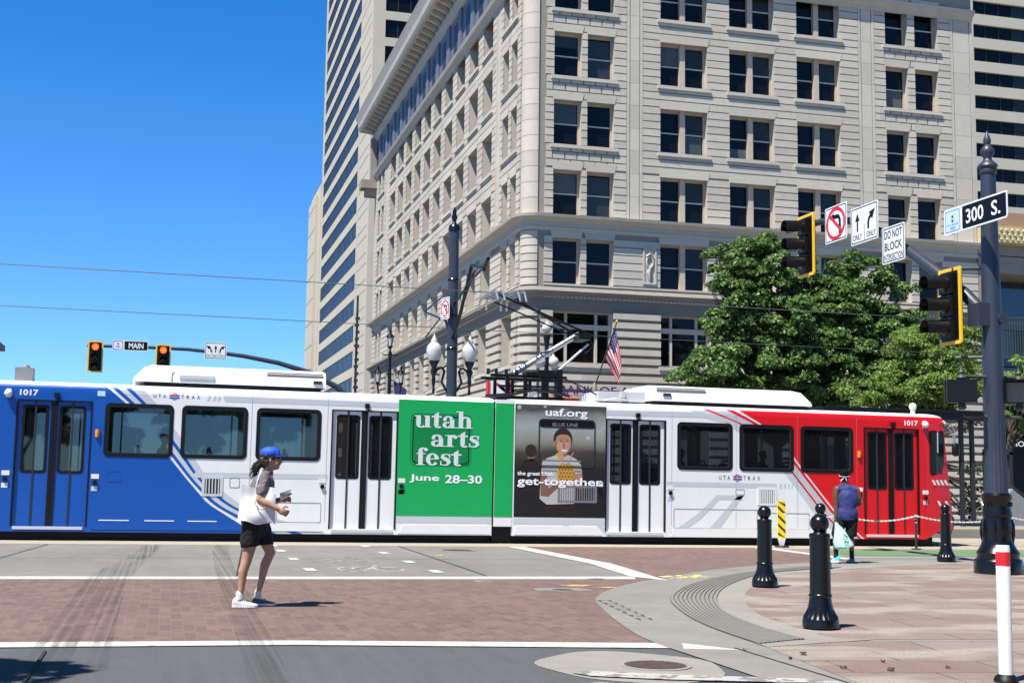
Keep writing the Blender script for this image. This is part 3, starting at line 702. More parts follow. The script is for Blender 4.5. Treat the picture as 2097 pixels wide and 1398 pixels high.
# ---------------------------------------------------------------- lower right neighbour: cornice, loggia, dark shopfront
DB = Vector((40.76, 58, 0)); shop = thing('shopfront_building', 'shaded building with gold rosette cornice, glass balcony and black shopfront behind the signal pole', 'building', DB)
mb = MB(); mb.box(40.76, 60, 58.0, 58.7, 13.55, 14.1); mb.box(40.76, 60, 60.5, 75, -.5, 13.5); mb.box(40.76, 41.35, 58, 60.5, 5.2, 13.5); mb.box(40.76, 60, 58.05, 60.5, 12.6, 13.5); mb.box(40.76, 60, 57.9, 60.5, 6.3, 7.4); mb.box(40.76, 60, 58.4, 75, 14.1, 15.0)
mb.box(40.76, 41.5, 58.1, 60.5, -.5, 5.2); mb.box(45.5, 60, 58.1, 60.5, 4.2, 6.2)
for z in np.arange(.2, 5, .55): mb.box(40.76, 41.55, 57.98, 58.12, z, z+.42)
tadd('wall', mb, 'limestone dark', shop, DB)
mat('orange stone', (.34, .20, .12), .8, var=(1, .1)); mat('gold stone', (.50, .41, .22), .7, var=(5, .15))
mb = MB(); mb.box(40.76, 60, 57.5, 58.4, 15.0, 15.75); tadd('fascia', mb, 'orange stone', shop, DB)
mb = MB(); mb.box(40.76, 60, 57.3, 58.4, 14.1, 14.95)
for i in range(30):
    for j in range(3): mb.sphere((41.0+i*.34+(j % 2)*.17, 57.3, 14.26+j*.25), .085, 6)
tadd('cornice', mb, 'gold stone', shop, DB)
mb = MB(); mb.box(40.9, 60, 60.3, 60.45, 7.4, 12.5); tadd('loggia_window', mb, 'ribbon pane', shop, DB)
mb = MB()
for z in (8.1, 10.2): mb.box(41, 60, 57.86, 57.92, z, z+.07)
for u in np.arange(41, 60, .16): mb.box(u, u+.035, 57.87, 57.905, 8.1, 10.2)
tadd('balcony_rail', mb, 'green iron', shop, DB)
mb = MB(); mb.box(41.5, 60, 60.2, 60.4, -.4, 6.2); tadd('shopfront', mb, 'ad black', shop, DB)
mb = MB(); mb.box(41.5, 60, 57.6, 60.2, 4.2, 4.6); tadd('canopy', mb, 'dark grey', shop, DB)
sg = at(2075, 905, 57.4)
nb = thing('shop_sign', 'black shop sign reading NOW in white letters over the dark shopfront', 'sign', (sg.x, 57.4, sg.z))
mb = MB(); mb.box(-.5, 4, .0, .1, -.32, .18); mb.build('board', 'sign black', nb)
mb = MB(); put_text(mb, 'NOW OPEN', -.1, 2.6, -.22, .06, -.01, bold=.01); mb.build('lettering', 'letter white', nb)
# bank signs on the stone building
a = at(1145, 805, 57.75); b_ = at(1330, 805, 57.75)
bs = thing('bank_sign', 'purple letters BANK OF AMERICA over a red sign band on stone wall', 'sign', (a.x, 57.7, a.z))
mb = MB(); put_text(mb, 'BANK OF AMERICA', 0, 5.9, -.04, .38, 0, bold=.02); n0 = len(mb.v); mb.v += [(x, y+.05, z) for x, y, z in mb.v]; mb.build('lettering', 'bank purple', bs)
mb = MB(); mb.box(-.45, 6.3, -.06, .16, -.62, -.30); mb.build('sign_band', 'bank red', bs)
mb = MB()
for i in range(22): mb.bar((-.3+i*.3, .05, -.3), (-.3+i*.3, .05, -.05), .02)
mb.bar((-.4, .05, -.08), (6.2, .05, -.08), .03); mb.build('sign_rail', 'bank red', bs)
a = at(1000, 781, 55.5); b_ = at(1047, 815, 55.5)
lg = thing('bank_box_sign', 'white and red box sign with striped flag emblem hung on the building corner', 'sign', (a.x, 55.5, b_.z))
W_, H_ = b_.x-a.x, a.z-b_.z
mb = MB(); mb.box(0, W_, 0, .3, 0, H_); mb.build('box', 'sign white', lg)
mb = MB(); mb.box(-.03, .07, -.03, .33, -.02, H_+.02); mb.box(W_-.12, W_+.03, -.03, .33, -.02, H_+.02); mb.build('frame', 'bank red', lg)
mb = MB()
for i, mi in enumerate((0, 1, 0, 1)): mb.face([(.32+i*.1, -.01, .62-i*.06), (.42+i*.1, -.01, .68-i*.06), (.72+i*.06, -.01, .42-i*.05), (.62+i*.06, -.01, .36-i*.05)], mi)
put_text(mb, 'Bank of America', .15, W_-.2, .08, .2, -.01, 1); mb.build('emblem', ['bank red', 'bank purple'], lg)
mb = MB(); mb.bar((W_, .15, H_*.5), (16.0-a.x+.6, .9, H_*.5), .08); mb.build('bracket', 'dark grey', lg)
# ---------------------------------------------------------------- the light rail train
TY = 29.0
tram = thing('light_rail_train', 'long blue, white and red articulated light rail train with green advert', 'tram', (0, TY, 0), (0, math.atan(SLOPE), 0))
BLUE, WHITE, RED, GREY = (.0015, .072, .36), (.74, .745, .75), (.63, .004, .008), (.50, .53, .565)
def curve_node(t, z, pts, lo, hi):                        # u as a function of height z, read from a table
    zn = math_node(t, 'DIVIDE', z, 4.0)
    r = ramp(t, zn, [(p[0]/4.0, (p[1]-lo)/(hi-lo)) for p in pts])
    return math_node(t, 'ADD', math_node(t, 'MULTIPLY', r, hi-lo), lo)
def livery(name, cpts, wpts, sign, stops, solid):
    m, t, b = new_mat(name)
    sp = N(t, 'ShaderNodeSeparateXYZ'); t.links.new(N(t, 'ShaderNodeTexCoord').outputs['Object'], sp.inputs[0])
    x, z = sp.outputs[0], sp.outputs[2]
    c = curve_node(t, z, cpts, min(p[1] for p in cpts)-.1, max(p[1] for p in cpts)+.1); w = curve_node(t, z, wpts, 0, 1.3)
    d = math_node(t, 'DIVIDE', math_node(t, 'SUBTRACT', x, c) if sign > 0 else math_node(t, 'SUBTRACT', c, x), w)
    d = math_node(t, 'MULTIPLY', math_node(t, 'ADD', d, 1.0), 1/3.0, True)
    col = ramp(t, d, [((p+1)/3.0, q) for p, q in [(-1, solid)]+stops], 'CONSTANT')
    top = math_node(t, 'GREATER_THAN', z, 3.285); col = mixc(t, top, col, (.76, .76, .755))
    v = math_node(t, 'MULTIPLY', math_node(t, 'SUBTRACT', noise(t, .9, 4), .5), .14)
    grime = math_node(t, 'MULTIPLY', math_node(t, 'SUBTRACT', noise(t, 1, 4, stretch=(5, 1, .6)), .5), .10)
    t.links.new(scale_col(t, col, math_node(t, 'ADD', math_node(t, 'ADD', v, grime), 1.0)), b.inputs['Base Color'])
    b.inputs['Roughness'].default_value = .36; b.inputs['Coat Weight'].default_value = .12; b.inputs['Coat Roughness'].default_value = .2
    bump(t, b, noise(t, 1.6, 2), .05, .02)
BC = [(0, 2.3), (.21, 1.92), (.37, 1.65), (.77, 1.0), (.88, .86), (1.36, .43), (1.83, .04), (2.4, -.46), (2.98, -.94), (3.35, -1.39), (4, -1.9)]
BW = [(0, 1.2), (.23, 1.0), (.38, .81), (.69, .52), (.94, .42), (1.28, .33), (1.51, .32), (2.2, .40), (2.99, .44), (3.35, .5), (4, .6)]
livery('livery blue', BC, BW, 1, [(0, (.66, .67, .69)), (.19, BLUE), (.43, (.50, .54, .59)), (.76, BLUE), (1.0, GREY), (1.5, WHITE)], BLUE)
RCv = [(0, 17.15), (.18, 16.93), (.37, 16.7), (.85, 16.13), (1.78, 15.32), (2.17, 15.0), (2.6, 14.55), (2.97, 14.1), (3.34, 13.4), (4, 12)]
RW = [(0, .5), (.6, .43), (1.1, .40), (1.8, .39), (2.4, .5), (2.96, .62), (3.33, 1.0), (4, 1.2)]
livery('livery red', RCv, RW, -1, [(0, (.62, .60, .60)), (.14, RED), (.35, (.46, .48, .51)), (.84, RED), (1.0, GREY), (1.55, WHITE)], RED)
m, t, b = new_mat('tram glass'); b.inputs['Base Color'].default_value = (.01, .012, .014, 1); b.inputs['Roughness'].default_value = .02; b.inputs['IOR'].default_value = 2.1
tr = N(t, 'ShaderNodeBsdfTransparent'); tr.inputs[0].default_value = (.55, .64, .72, 1); mx = N(t, 'ShaderNodeMixShader'); mx.inputs[0].default_value = .45
t.links.new(b.outputs[0], mx.inputs[1]); t.links.new(tr.outputs[0], mx.inputs[2]); t.links.new(mx.outputs[0], t.nodes['Material Output'].inputs[0])
mat('cabin grey', (.16, .17, .18), .6, var=(3, .06)); mat('seat blue', (.02, .035, .10), .7, var=(5, .2))
WZ0, WZ1 = 1.80, 2.95
WINS = [(-1.32, .11), (.28, 1.70), (1.89, 3.32), (11.89, 13.34), (13.52, 14.98), (15.17, 16.62)]
DOORS = [(-3.10, -1.60), (3.57, 5.05), (10.09, 11.58), (16.94, 18.47)]
DZ0, DZ1 = .31, 2.95
T0, T1 = -3.55, 18.66                                     # ends of the straight side
def side_holes(lo, hi):
    return [(a+.05, b-.05, WZ0+.05, WZ1-.05) for a, b in WINS if lo < a < hi]+[(a, b, DZ0, DZ1) for a, b in DOORS if lo < a < hi]
def carbody(name, u0, u1, m, nose):
    mb = MB(); H = side_holes(u0, u1); W = 2.65
    for y, s in ((0, 1), (W, -1)):
        panel_holes(mb, u0, u1, .19, 3.16, H, lambda u, d, z: (u, y+s*d, z), .09)
    prof = [(0, 3.16), (.01, 3.24), (.05, 3.30), (.14, 3.345), (.5, 3.39), (W/2, 3.42), (W-.5, 3.39), (W-.14, 3.345), (W-.05, 3.30), (W-.01, 3.24), (W, 3.16)]
    for (a, c), (e, f) in zip(prof, prof[1:]): mb.face([(u0, a, c), (u1, a, c), (u1, e, f), (u0, e, f)])
    e = u0 if nose > 0 else u1                            # inner end wall
    mb.face([(e, 0, .19), (e, W, .19)]+[(e, a, c) for a, c in reversed(prof)])
    e = u1 if nose > 0 else u0; d = nose                  # tapered cab
    S = [(0, 0, prof)]
    secs = []
    for k, (dz, ins) in enumerate(((.0, 0), (.38, .05), (.62, .13))):
        lean = lambda z: .0 if k == 0 else (.62 if k == 2 else .38)+(.25*max(0, 1-(z-.4)/2.9) if k == 2 else .05)
        zb = .19 if k == 0 else .40
        pr = [(ins+.0, zb), (ins-.01, 1.1)]+[(ins+a*(1-2*ins/W), c-(0 if k < 2 else .03)) for a, c in prof]+[(W-ins+.01, 1.1), (W-ins, zb)]
        secs.append([(e+d*lean(c), a, c) for a, c in pr])
    n = len(secs[0])
    for p, q in zip(secs, secs[1:]): mb.raw(p+q, [(i, i+1, n+i+1, n+i) for i in range(n-1)])
    mb.face(secs[2])
    return mb.build(name, m, tram, smooth=35)
carbody('body', T0, 7.31, 'livery blue', -1); carbody('body', 7.80, T1, 'livery red', 1)
mb = MB(); mb.box(7.30, 7.81, .05, 2.6, .42, 3.28); mb.build('articulation', 'black rubber', tram)
mb = MB(); mb.box(7.355, 7.79, -.002, .045, .40, 3.27); mb.box(7.355, 7.79, .0, .6, 3.27, 3.33); o = mb.build('articulation_panel', 'white paint', tram)
mb = MB(); mb.box(7.34, 7.80, .12, .5, .05, .39); mb.build('coupler_cover', 'black plastic', tram)
mb = MB()                                                 # underframe, wheels in shadow
mb.box(-4.2, 19.0, .25, 2.4, -.02, .24); mb.build('underframe', 'black rubber', tram)
for u in (-2.2, -.4, 6.6, 8.5, 16.3, 18.0):
    mb = MB()
    for y in (.5, 2.1): mb.tube([(u, y, .05), (u, y+.12, .05)], .32, 18)
    mb.build('wheel', 'dark grey', tram)
# cabin interior
for u0, u1 in ((T0+.1, 7.2), (7.9, T1-.1)):
    mb = MB(); mb.box(u0, u1, .12, 2.53, .86, .92); mb.box(u0, u1, .12, 2.53, 3.05, 3.1); 
    mb.box(u0, u0+.03, .12, 2.53, .9, 3.05); mb.box(u1-.03, u1, .12, 2.53, .9, 3.05)
    mb.build('cabin_lining', 'cabin grey', tram)
for u in [-1.1, -.35, .45, 1.2, 2.1, 2.85, 12.1, 12.85, 13.7, 14.45, 15.4, 16.1]:
    mb = MB()
    for y in (.25, 1.75):
        mb.prism([(u-.22, 1.32), (u+.24, 1.32), (u+.24, 1.42), (u-.14, 1.42), (u-.24, 1.98), (u-.30, 1.98)], y, y+.7)
        mb.tube([(u-.27, y+.12, 1.95), (u-.28, y+.14, 2.06), (u-.28, y+.56, 2.06), (u-.27, y+.58, 1.95)], .018, 6)
    mb.build('seat', 'seat blue', tram)
for u in (-1.0, 1.4, 3.0, 12.3, 14.6, 16.3):
    mb = MB(); mb.tube([(u, 1.0, .92), (u, 1.0, 3.05)], .02, 6); mb.build('grab_pole', 'steel', tram)
for u in (-.2, .75, .95, 1.5):
    mb = MB(); mb.tube([(u, .5, 2.88), (u-.04, .5, 2.78), (u, .5, 2.74), (u+.04, .5, 2.78), (u, .5, 2.88)], .012, 5); mb.build('grab_strap', 'black rubber', tram)
# windows on both sides
for y, s in ((0, 1), (2.65, -1)):
    for a, b_ in WINS:
        mb = MB(); ring(mb, rrect(a, b_, WZ0, WZ1, .11), rrect(a+.075, b_-.075, WZ0+.075, WZ1-.075, .07), y-s*.012, y+s*.09); o = mb.build('window', 'black rubber', tram, smooth=50)
        if s > 0:
            ml = MB(); ring(ml, rrect(a+.075, b_-.075, WZ0+.075, WZ1-.075, .07), rrect(a+.09, b_-.09, WZ0+.09, WZ1-.09, .06), y-.006, y+.05); ml.build('trim', 'dark grey', o)
        p = MB(); p.face([(a+.06, y+s*.03, WZ0+.06), (b_-.06, y+s*.03, WZ0+.06), (b_-.06, y+s*.03, WZ1-.06), (a+.06, y+s*.03, WZ1-.06)]); p.build('pane', 'tram glass', o)
# doors
LIV = ['livery blue', 'livery blue', 'livery red', 'livery red']
for i, (a, b_) in enumerate(DOORS):
    for y, s in ((0, 1), (2.65, -1)):
        fn = lambda u, d, z: (u, y+s*(.045+d), z)
        mb = MB(); w = (b_-a)/1.48
        win = [(a+.13*w, a+.60*w), (a+.87*w, a+1.34*w)]
        panel_holes(mb, a+.015, b_-.015, DZ0, DZ1, [(p, q, 1.45, 2.83) for p, q in win], fn, .04)
        d = mb.build('door', LIV[i], tram)
        k = MB()
        for p, q in win:
            ring(k, rrect(p-.03, q+.03, 1.42, 2.86, .07), rrect(p+.025, q-.025, 1.475, 2.805, .05), y+s*.038, y+s*.08)
        k.build('window_frame', 'black rubber', d)
        k = MB()
        for p, q in win: k.face([fn(p, .02, 1.45), fn(q, .02, 1.45), fn(q, .02, 2.83), fn(p, .02, 2.83)])
        k.build('pane', 'tram glass', d)
        k = MB()
        for p, q in win: c = (p+q)/2; k.box(c-.018, c+.018, y+s*.03, y+s*.06, DZ0, DZ1)
        k.build('fold_seam', 'dark grey', d)
        k = MB(); c = (win[0][1]+win[1][0])/2; k.box(c-.07, c-.004, y+s*.02, y+s*.06, DZ0, DZ1); k.box(c+.004, c+.07, y+s*.02, y+s*.06, DZ0, DZ1); k.build('rubber_edge', 'black rubber', d)
        k = MB(); 
        for q0, q1, z0, z1 in ((a-.02, a+.012, DZ0, DZ1+.02), (b_-.012, b_+.02, DZ0, DZ1+.02), (a+.012, b_-.012, DZ1-.008, DZ1+.02)): k.box(q0, q1, y-s*.008, y+s*.05, z0, z1)
        k.build('door_seal', 'black rubber', d)
        k = MB(); k.box(a+.04, b_-.06, y-s*.05, y+s*.06, DZ0-.07, DZ0-.01); k.build('sill', 'pale grey', d)
    if 1:
        k = MB(); c = (a+b_)/2+.03; k.box(c-.05, c+.05, -.09, .0, 3.02, 3.12); k.bar((c-.0, -.02, 3.02), (c+.06, -.005, 2.94), .08, .01); k.build('door_lamp', 'black plastic', tram)
        x = b_+.14 if i in (0, 2, 3) else a-.18
        if i == 3: x = 18.66
        k = MB(); k.box(x-.08, x+.08, -.008, .0, 1.32, 1.42, 0); k.tube([(x, -.04, 1.24), (x, 0, 1.24)], .05, 12, 1); k.box(x-.07, x+.06, -.006, .0, 1.06, 1.16, 2) if i != 1 else None
        k.build('door_button', ['sign yellowish', 'black plastic', 'white paint'] if 'sign yellowish' in MATS else ['white paint', 'black plastic', 'pale grey'], tram)
for x in (-3.26, 5.18, 9.93, 16.80):
    k = MB(); k.box(x-.08, x+.08, -.008, .0, 1.36, 1.46, 0); k.tube([(x, -.04, 1.28), (x, 0, 1.28)], .05, 12, 1); k.box(x-.07, x+.06, -.006, .0, 1.10, 1.20, 0); k.build('door_button', ['white paint', 'black plastic'], tram)
for x in (-1.46, 16.78):
    k = MB(); k.lathe([(.04, -.08), (.045, 0), (.04, .08)], (x, -.02, 2.29), 8); k.build('side_lamp', 'orange lens', tram)
for x in (-3.29, 18.65):
    k = MB(); k.sphere((x, -.06, 3.08), .085, 8); k.box(x-.05, x+.05, -.03, .0, 3.0, 3.18); k.build('camera_dome', 'white paint', tram, smooth=40)
k = MB(); k.sphere((18.55, .35, 3.56), .10, 8); k.tube([(18.55, .35, 3.38), (18.55, .35, 3.5)], .06, 10); k.build('camera_dome', 'white paint', tram, smooth=40)
k = MB(); k.box(-3.25, -2.88, .5, .9, 3.38, 3.68); k.sphere((-3.05, .7, 3.68), .09, 6); k.build('roof_box', 'mid grey', tram)
# cab windows, mirror, nose details
for s, u0, u1 in ((1, 18.80, 19.30), (-1, -3.68, -4.14)):
    mb = MB(); a, b_ = min(u0, u1), max(u0, u1)
    fr_ = lambda u: abs(u-(T1 if s > 0 else T0))/.62
    dy = lambda u: .05*min(fr_(u)/.61, 1)+.08*max(0, (fr_(u)-.61)/.39)-.022
    o_, i_ = rrect(a, b_, 1.81, 2.95, .08), rrect(a+.05, b_-.05, 1.86, 2.90, .05); n = len(o_)
    V = [(x, dy(x), z) for x, z in o_]+[(x, dy(x)-.004, z) for x, z in i_]; mb.raw(V, [(i, (i+1) % n, n+(i+1) % n, n+i) for i in range(n)])
    mb.box(a+.05, b_-.05, dy(a+.2)-.004, dy(a+.2)+.02, 2.34, 2.38); mb.box((a+b_)/2-.01, (a+b_)/2+.015, dy((a+b_)/2)-.01, dy((a+b_)/2)+.01, 2.38, 2.9, 1)
    w = mb.build('cab_window', ['black rubber', 'pale grey'], tram)
    p = MB(); us = [a+.05+(b_-a-.1)*q/8 for q in range(9)]
    for q, r_ in zip(us, us[1:]): p.face([(q, dy(q)-.002, 1.86), (r_, dy(r_)-.002, 1.86), (r_, dy(r_)-.002, 2.90), (q, dy(q)-.002, 2.90)])
    p.build('pane', 'office pane', w)
mb = MB(); mb.tube([(19.28, .1, 3.15), (19.42, .0, 3.12), (19.5, -.05, 2.95), (19.5, -.06, 2.6)], .018, 6); mb.tube([(19.28, .1, 3.05), (19.38, .02, 3.02), (19.46, -.02, 2.85), (19.47, -.06, 2.6)], .015, 6); mb.tube([(19.27, .1, 3.18), (19.27, -.02, 3.10)], .045, 8)
w = mb.build('mirror', 'steel', tram); p = MB(); p.lathe([(.04, -.17), (.10, -.14), (.115, 0), (.10, .14), (.04, .17)], (19.52, -.06, 2.47), 12, sq=.6); p.build('mirror_head', 'black plastic', w, smooth=50)
mb = MB(); mb.box(19.36, 19.78, .55, 2.1, .32, 1.02); mb.tube([(19.6, .5, .35), (19.85, .7, .45), (19.8, .9, .8)], .04, 8); mb.lathe([(.02, .2), (.22, .22), (.26, .5), (.2, .62)], (19.6, .62, .18), 12); mb.build('coupler', 'dark grey', tram)
for y in (.45, 2.2):
    mb = MB(); mb.box(19.44, 19.55, y-.13, y+.13, 1.05, 1.25); mb.build('headlight', 'pale grey', tram)
for k_, (z0, u0) in enumerate(((1.56, 18.83), (1.03, 18.98))):
    mb = MB()
    for i in range(4 if k_ == 0 else 2):
        u = u0+i*.135+(.1*k_*i); mb.face([(u, .052+.028*i, z0+.13), (u+.075, .062+.028*i, z0+.13), (u+.16, .082+.028*i, z0), (u+.085, .072+.028*i, z0)])
    mb.v = [(x, y-.07, z) for x, y, z in mb.v]; mb.build('stripe_marking', 'letter white', tram)
# roof units
def roofunit(u0, u1, r, grill):                            # r: which end is raked
    mb = MB(); z0, z1 = 3.46, 3.85
    pr = [(u0, z0+.02), (u0+(.04 if r < 0 else 0), z0), (u1-(.04 if r > 0 else 0), z0), (u1, z0+.02)]
    pr = [(u0, z0), (u1, z0), (u1, z1-.02), (u1-.04, z1), (u0+.38, z1+.0), (u0+.25, z1-.06), (u0+.02, z0+.08)] if r < 0 else [(u0, z0), (u1, z0), (u1-.02, z0+.08), (u1-.25, z1-.06), (u1-.40, z1), (u0+.04, z1), (u0, z1-.02)]
    y0, y1, ch = .26, 2.4, .26
    n = len(pr); V = []
    for y, sh in ((y0, 0), (y0+ch*.25, .55), (y0+ch, 1.0), (y1-ch, 1.0), (y1, 0)):
        pass
    def lay(y, cap): return [(u, y, min(z, cap)) for u, z in pr]
    L = [lay(y0, z1-.22), lay(y0+.10, z1-.06), lay(y0+.3, z1), lay(y1-.3, z1), lay(y1-.10, z1-.06), lay(y1, z1-.22)]
    V = [p for q in L for p in q]
    Fs = [tuple(range(n-1, -1, -1)), tuple(range(5*n, 6*n))]+[(k*n+i, k*n+(i+1) % n, (k+1)*n+(i+1) % n, (k+1)*n+i) for k in range(5) for i in range(n)]
    mb.raw(V, Fs); o = mb.build('roof_unit', 'roof white', tram, smooth=35)
    k = MB(); k.box(u0+.25, u1-.1, .32, 2.3, 3.36, 3.46); k.build('base', 'black plastic', o)
    k = MB()
    for a, b_, z, m_ in grill: 
        for i in range(m_): k.bar((a, y0+.06+.035*i*0, z-i*.038), (b_, y0+.06, z-i*.038), .022, .03)
    k.v = [(x, y-.025-.0*(z), z) for x, y, z in k.v]; k.build('grille', 'mid grey', o)
    return o
u1_ = roofunit(-.80, 3.42, -1, [(2.1, 3.35, 3.76, 4)])
k = MB(); k.box(.19, .94, .235, .28, 3.56, 3.63); k.build('trim_plate', 'pale grey', u1_); k = MB(); k.box(3.14, 3.33, .235, .28, 3.54, 3.61); k.build('latch', 'dark grey', u1_)
k = MB(); k.box(.025, .035, .25, .27, 3.47, 3.82); k.build('panel_joint', 'dark grey', u1_)
u2_ = roofunit(11.30, 15.63, 1, [(11.46, 12.75, 3.78, 4)])
k = MB(); k.box(11.62, 11.82, .235, .28, 3.58, 3.65); k.build('latch', 'dark grey', u2_)
k = MB(); k.box(9.98, 11.18, .35, 1.8, 3.41, 3.65); k.box(10.55, 10.65, .28, .4, 3.5, 3.66); k.tube([(10.1, .3, 3.42), (10.4, .25, 3.46), (10.7, .3, 3.44)], .025, 6); k.build('roof_box', 'pale grey', tram)
# decals: grey bands, vents, hatches
def decal(name, boxes, m, y=-.003, th=.003):
    mb = MB()
    for a, b_, c, d in boxes: mb.box(a, b_, y, y+th-.0005, c, d)
    return mb.build(name, m, tram)
mat('livery grey', GREY, .4, var=(1, .03))
for P in ([(1.19, 3.06), (5.07, 3.05), (5.07, 3.17), (1.14, 3.18)], [(.55, 1.385), (3.50, 1.40), (3.50, 1.51), (.62, 1.50)], [(5.06, .46), (7.30, .46), (7.30, .59), (5.06, .59)], [(7.83, .46), (10.07, .46), (10.07, .59), (7.83, .59)],
          [(11.62, 1.40), (14.52, 1.40), (14.52, 1.51), (11.62, 1.51)], [(10.07, 3.05), (12.6, 3.07), (13.0, 2.98), (13.25, 2.98), (12.5, 3.2), (10.07, 3.17)], [(12.91, 1.21), (13.64, 1.21), (13.60, 1.1), (12.95, 1.1)], [(13.64, 1.21), (13.47, 1.19), (12.55, .21), (12.85, .21)]):
    mb = MB(); mb.face([(u, -.003, z) for u, z in P]); mb.build('grey_band', 'livery grey', tram)
mb = MB()
band(mb, [(12.98, 1.18), (12.72, .92), (12.45, .68), (12.1, .45), (11.75, .27)], [.12, .13, .14, .13, .09], -.0035); mb.build('grey_band', 'livery grey', tram); mb = MB()
for a in (.80, .92, 1.02): mb.face([(a, -.003, 3.06), (a+.05, -.003, 3.06), (a+.08, -.003, 3.17), (a+.03, -.003, 3.17)])
for a in (14.60, 14.72, 14.83, 14.93): mb.face([(a, -.003, 1.40), (a+.06-.01*(a-14.6)*10, -.003, 1.40), (a+.06-.01*(a-14.6)*10, -.003, 1.51), (a, -.003, 1.51)])
for a in (8.9, 9.75): mb.face([(a, -.004, .59), (a+.14, -.004, .59), (a+.5, -.004, .2), (a+.36, -.004, .2)])
mb.build('stripe_marking', 'livery grey', tram)
def vent(u0, u1, z0, z1, m, dark):
    o = MB(); n = int((u1-u0)/.055)
    ring(o, rrect(u0-.06, u1+.06, z0-.05, z1+.05, .01, 1), rrect(u0, u1, z0, z1, .01, 1), -.012, 0)
    for i in range(n): o.box(u0+(i+.5)*(u1-u0)/n-.012, u0+(i+.5)*(u1-u0)/n+.012, -.014, .0, z0, z1)
    w = o.build('vent', m, tram); k = MB(); k.box(u0, u1, -.004, -.001, z0, z1); k.build('recess', dark, w)
vent(.83, 1.16, 1.04, 1.37, 'pale grey', 'dark grey'); vent(14.06, 14.46, 1.03, 1.36, 'white paint', 'mid grey'); vent(8.95, 9.80, 1.02, 1.32, 'steel', 'black plastic')
def hatch(u0, u1, z0, z1, m='mid grey', w=.012):
    o = MB(); ring(o, rrect(u0, u1, z0, z1, .03, 2), rrect(u0+w, u1-w, z0+w, z1-w, .03, 2), -.005, 0); return o.build('hatch', m, tram)
hatch(2.40, 3.38, .44, .88); hatch(1.36, 1.58, 1.18, 1.40); hatch(13.42, 13.66, 1.22, 1.36); hatch(11.81, 14.0, .40, .87); hatch(-1.22, -.92, 1.26, 1.49, 'livery blue'); hatch(14.2, 15.4, .40, .80)
mat('skirt shade', (.46, .465, .47), .5, var=(1.5, .05))
for P, m_ in (([(-1.5, .25), (-1.40, .43), (1.55, .44), (1.65, .25)], 'livery blue'), ([(1.75, .25), (1.85, .43), (3.3, .43), (3.45, .25)], 'white paint'), ([(5.12, .22), (5.25, .42), (7.2, .42), (7.28, .22)], 'white paint'), ([(7.85, .22), (7.9, .42), (9.9, .42), (10.0, .22)], 'white paint'), ([(11.72, .20), (11.82, .40), (16.2, .41), (16.3, .20)], 'white paint')):
    mb = MB(); mb.prism(P, -.010, -.001); mb.build('skirt_panel', m_, tram)
mb = MB()
for a in (-1.34, -.40, .50): mb.box(a, a+.62, -.016, -.010, .435, .455)
mb.build('step_strip', 'letter white', tram)
# numbers and operator wordmark
def wordmark(u0, u1, z0, z1):
    mb = MB(); w = u1-u0; zm = (z0+z1)/2; h = z1-z0
    for k, ch in enumerate('UTA'): put_text(mb, ch, u0+w*(.0+.105*k), u0+w*(.06+.105*k), zm-h*.36, zm+h*.36, -.005, 0)
    for k, ch in enumerate('TRAX'): put_text(mb, ch, u0+w*(.60+.115*k), u0+w*(.66+.115*k), zm-h*.36, zm+h*.36, -.005, 0)
    c = u0+w*.455; r = h*.62
    band(mb, arc(c, zm, r*.85, r, 0, 180), h*.12, -.005, 1); band(mb, arc(c, zm, r*.85, r, 180, 360), h*.12, -.005, 1)
    mb.face([(c-w*.11, -.006, zm+h*.12), (c+w*.11, -.006, zm+h*.12), (c+w*.11, -.006, zm+h*.36), (c-w*.11, -.006, zm+h*.36)], 2); mb.face([(c-w*.11, -.006, zm-h*.36), (c+w*.11, -.006, zm-h*.36), (c+w*.11, -.006, zm-h*.12), (c-w*.11, -.006, zm-h*.12)], 1)
    mb.build('operator_wordmark', ['dark grey', 'olympic blue', 'sign red'], tram)
wordmark(-.34, .64, 3.08, 3.19); wordmark(12.98, 14.06, 1.57, 1.70)
for u0, u1 in ((-3.07, -2.70), (18.08, 18.47)):
    mb = MB(); put_text(mb, '1017', u0, u1, 3.05, 3.18, -.005, bold=.03); mb.build('fleet_number', 'letter white', tram)
for u in (1.78, 3.46, 11.75, 13.43, 15.08, 16.72):
    decal('panel_seam', [(u, u+.006, .46, 3.2)], 'mid grey', -.0042, .002)
decal('label_decal', [(-1.50, -1.34, 3.09, 3.20)], 'sign blue')
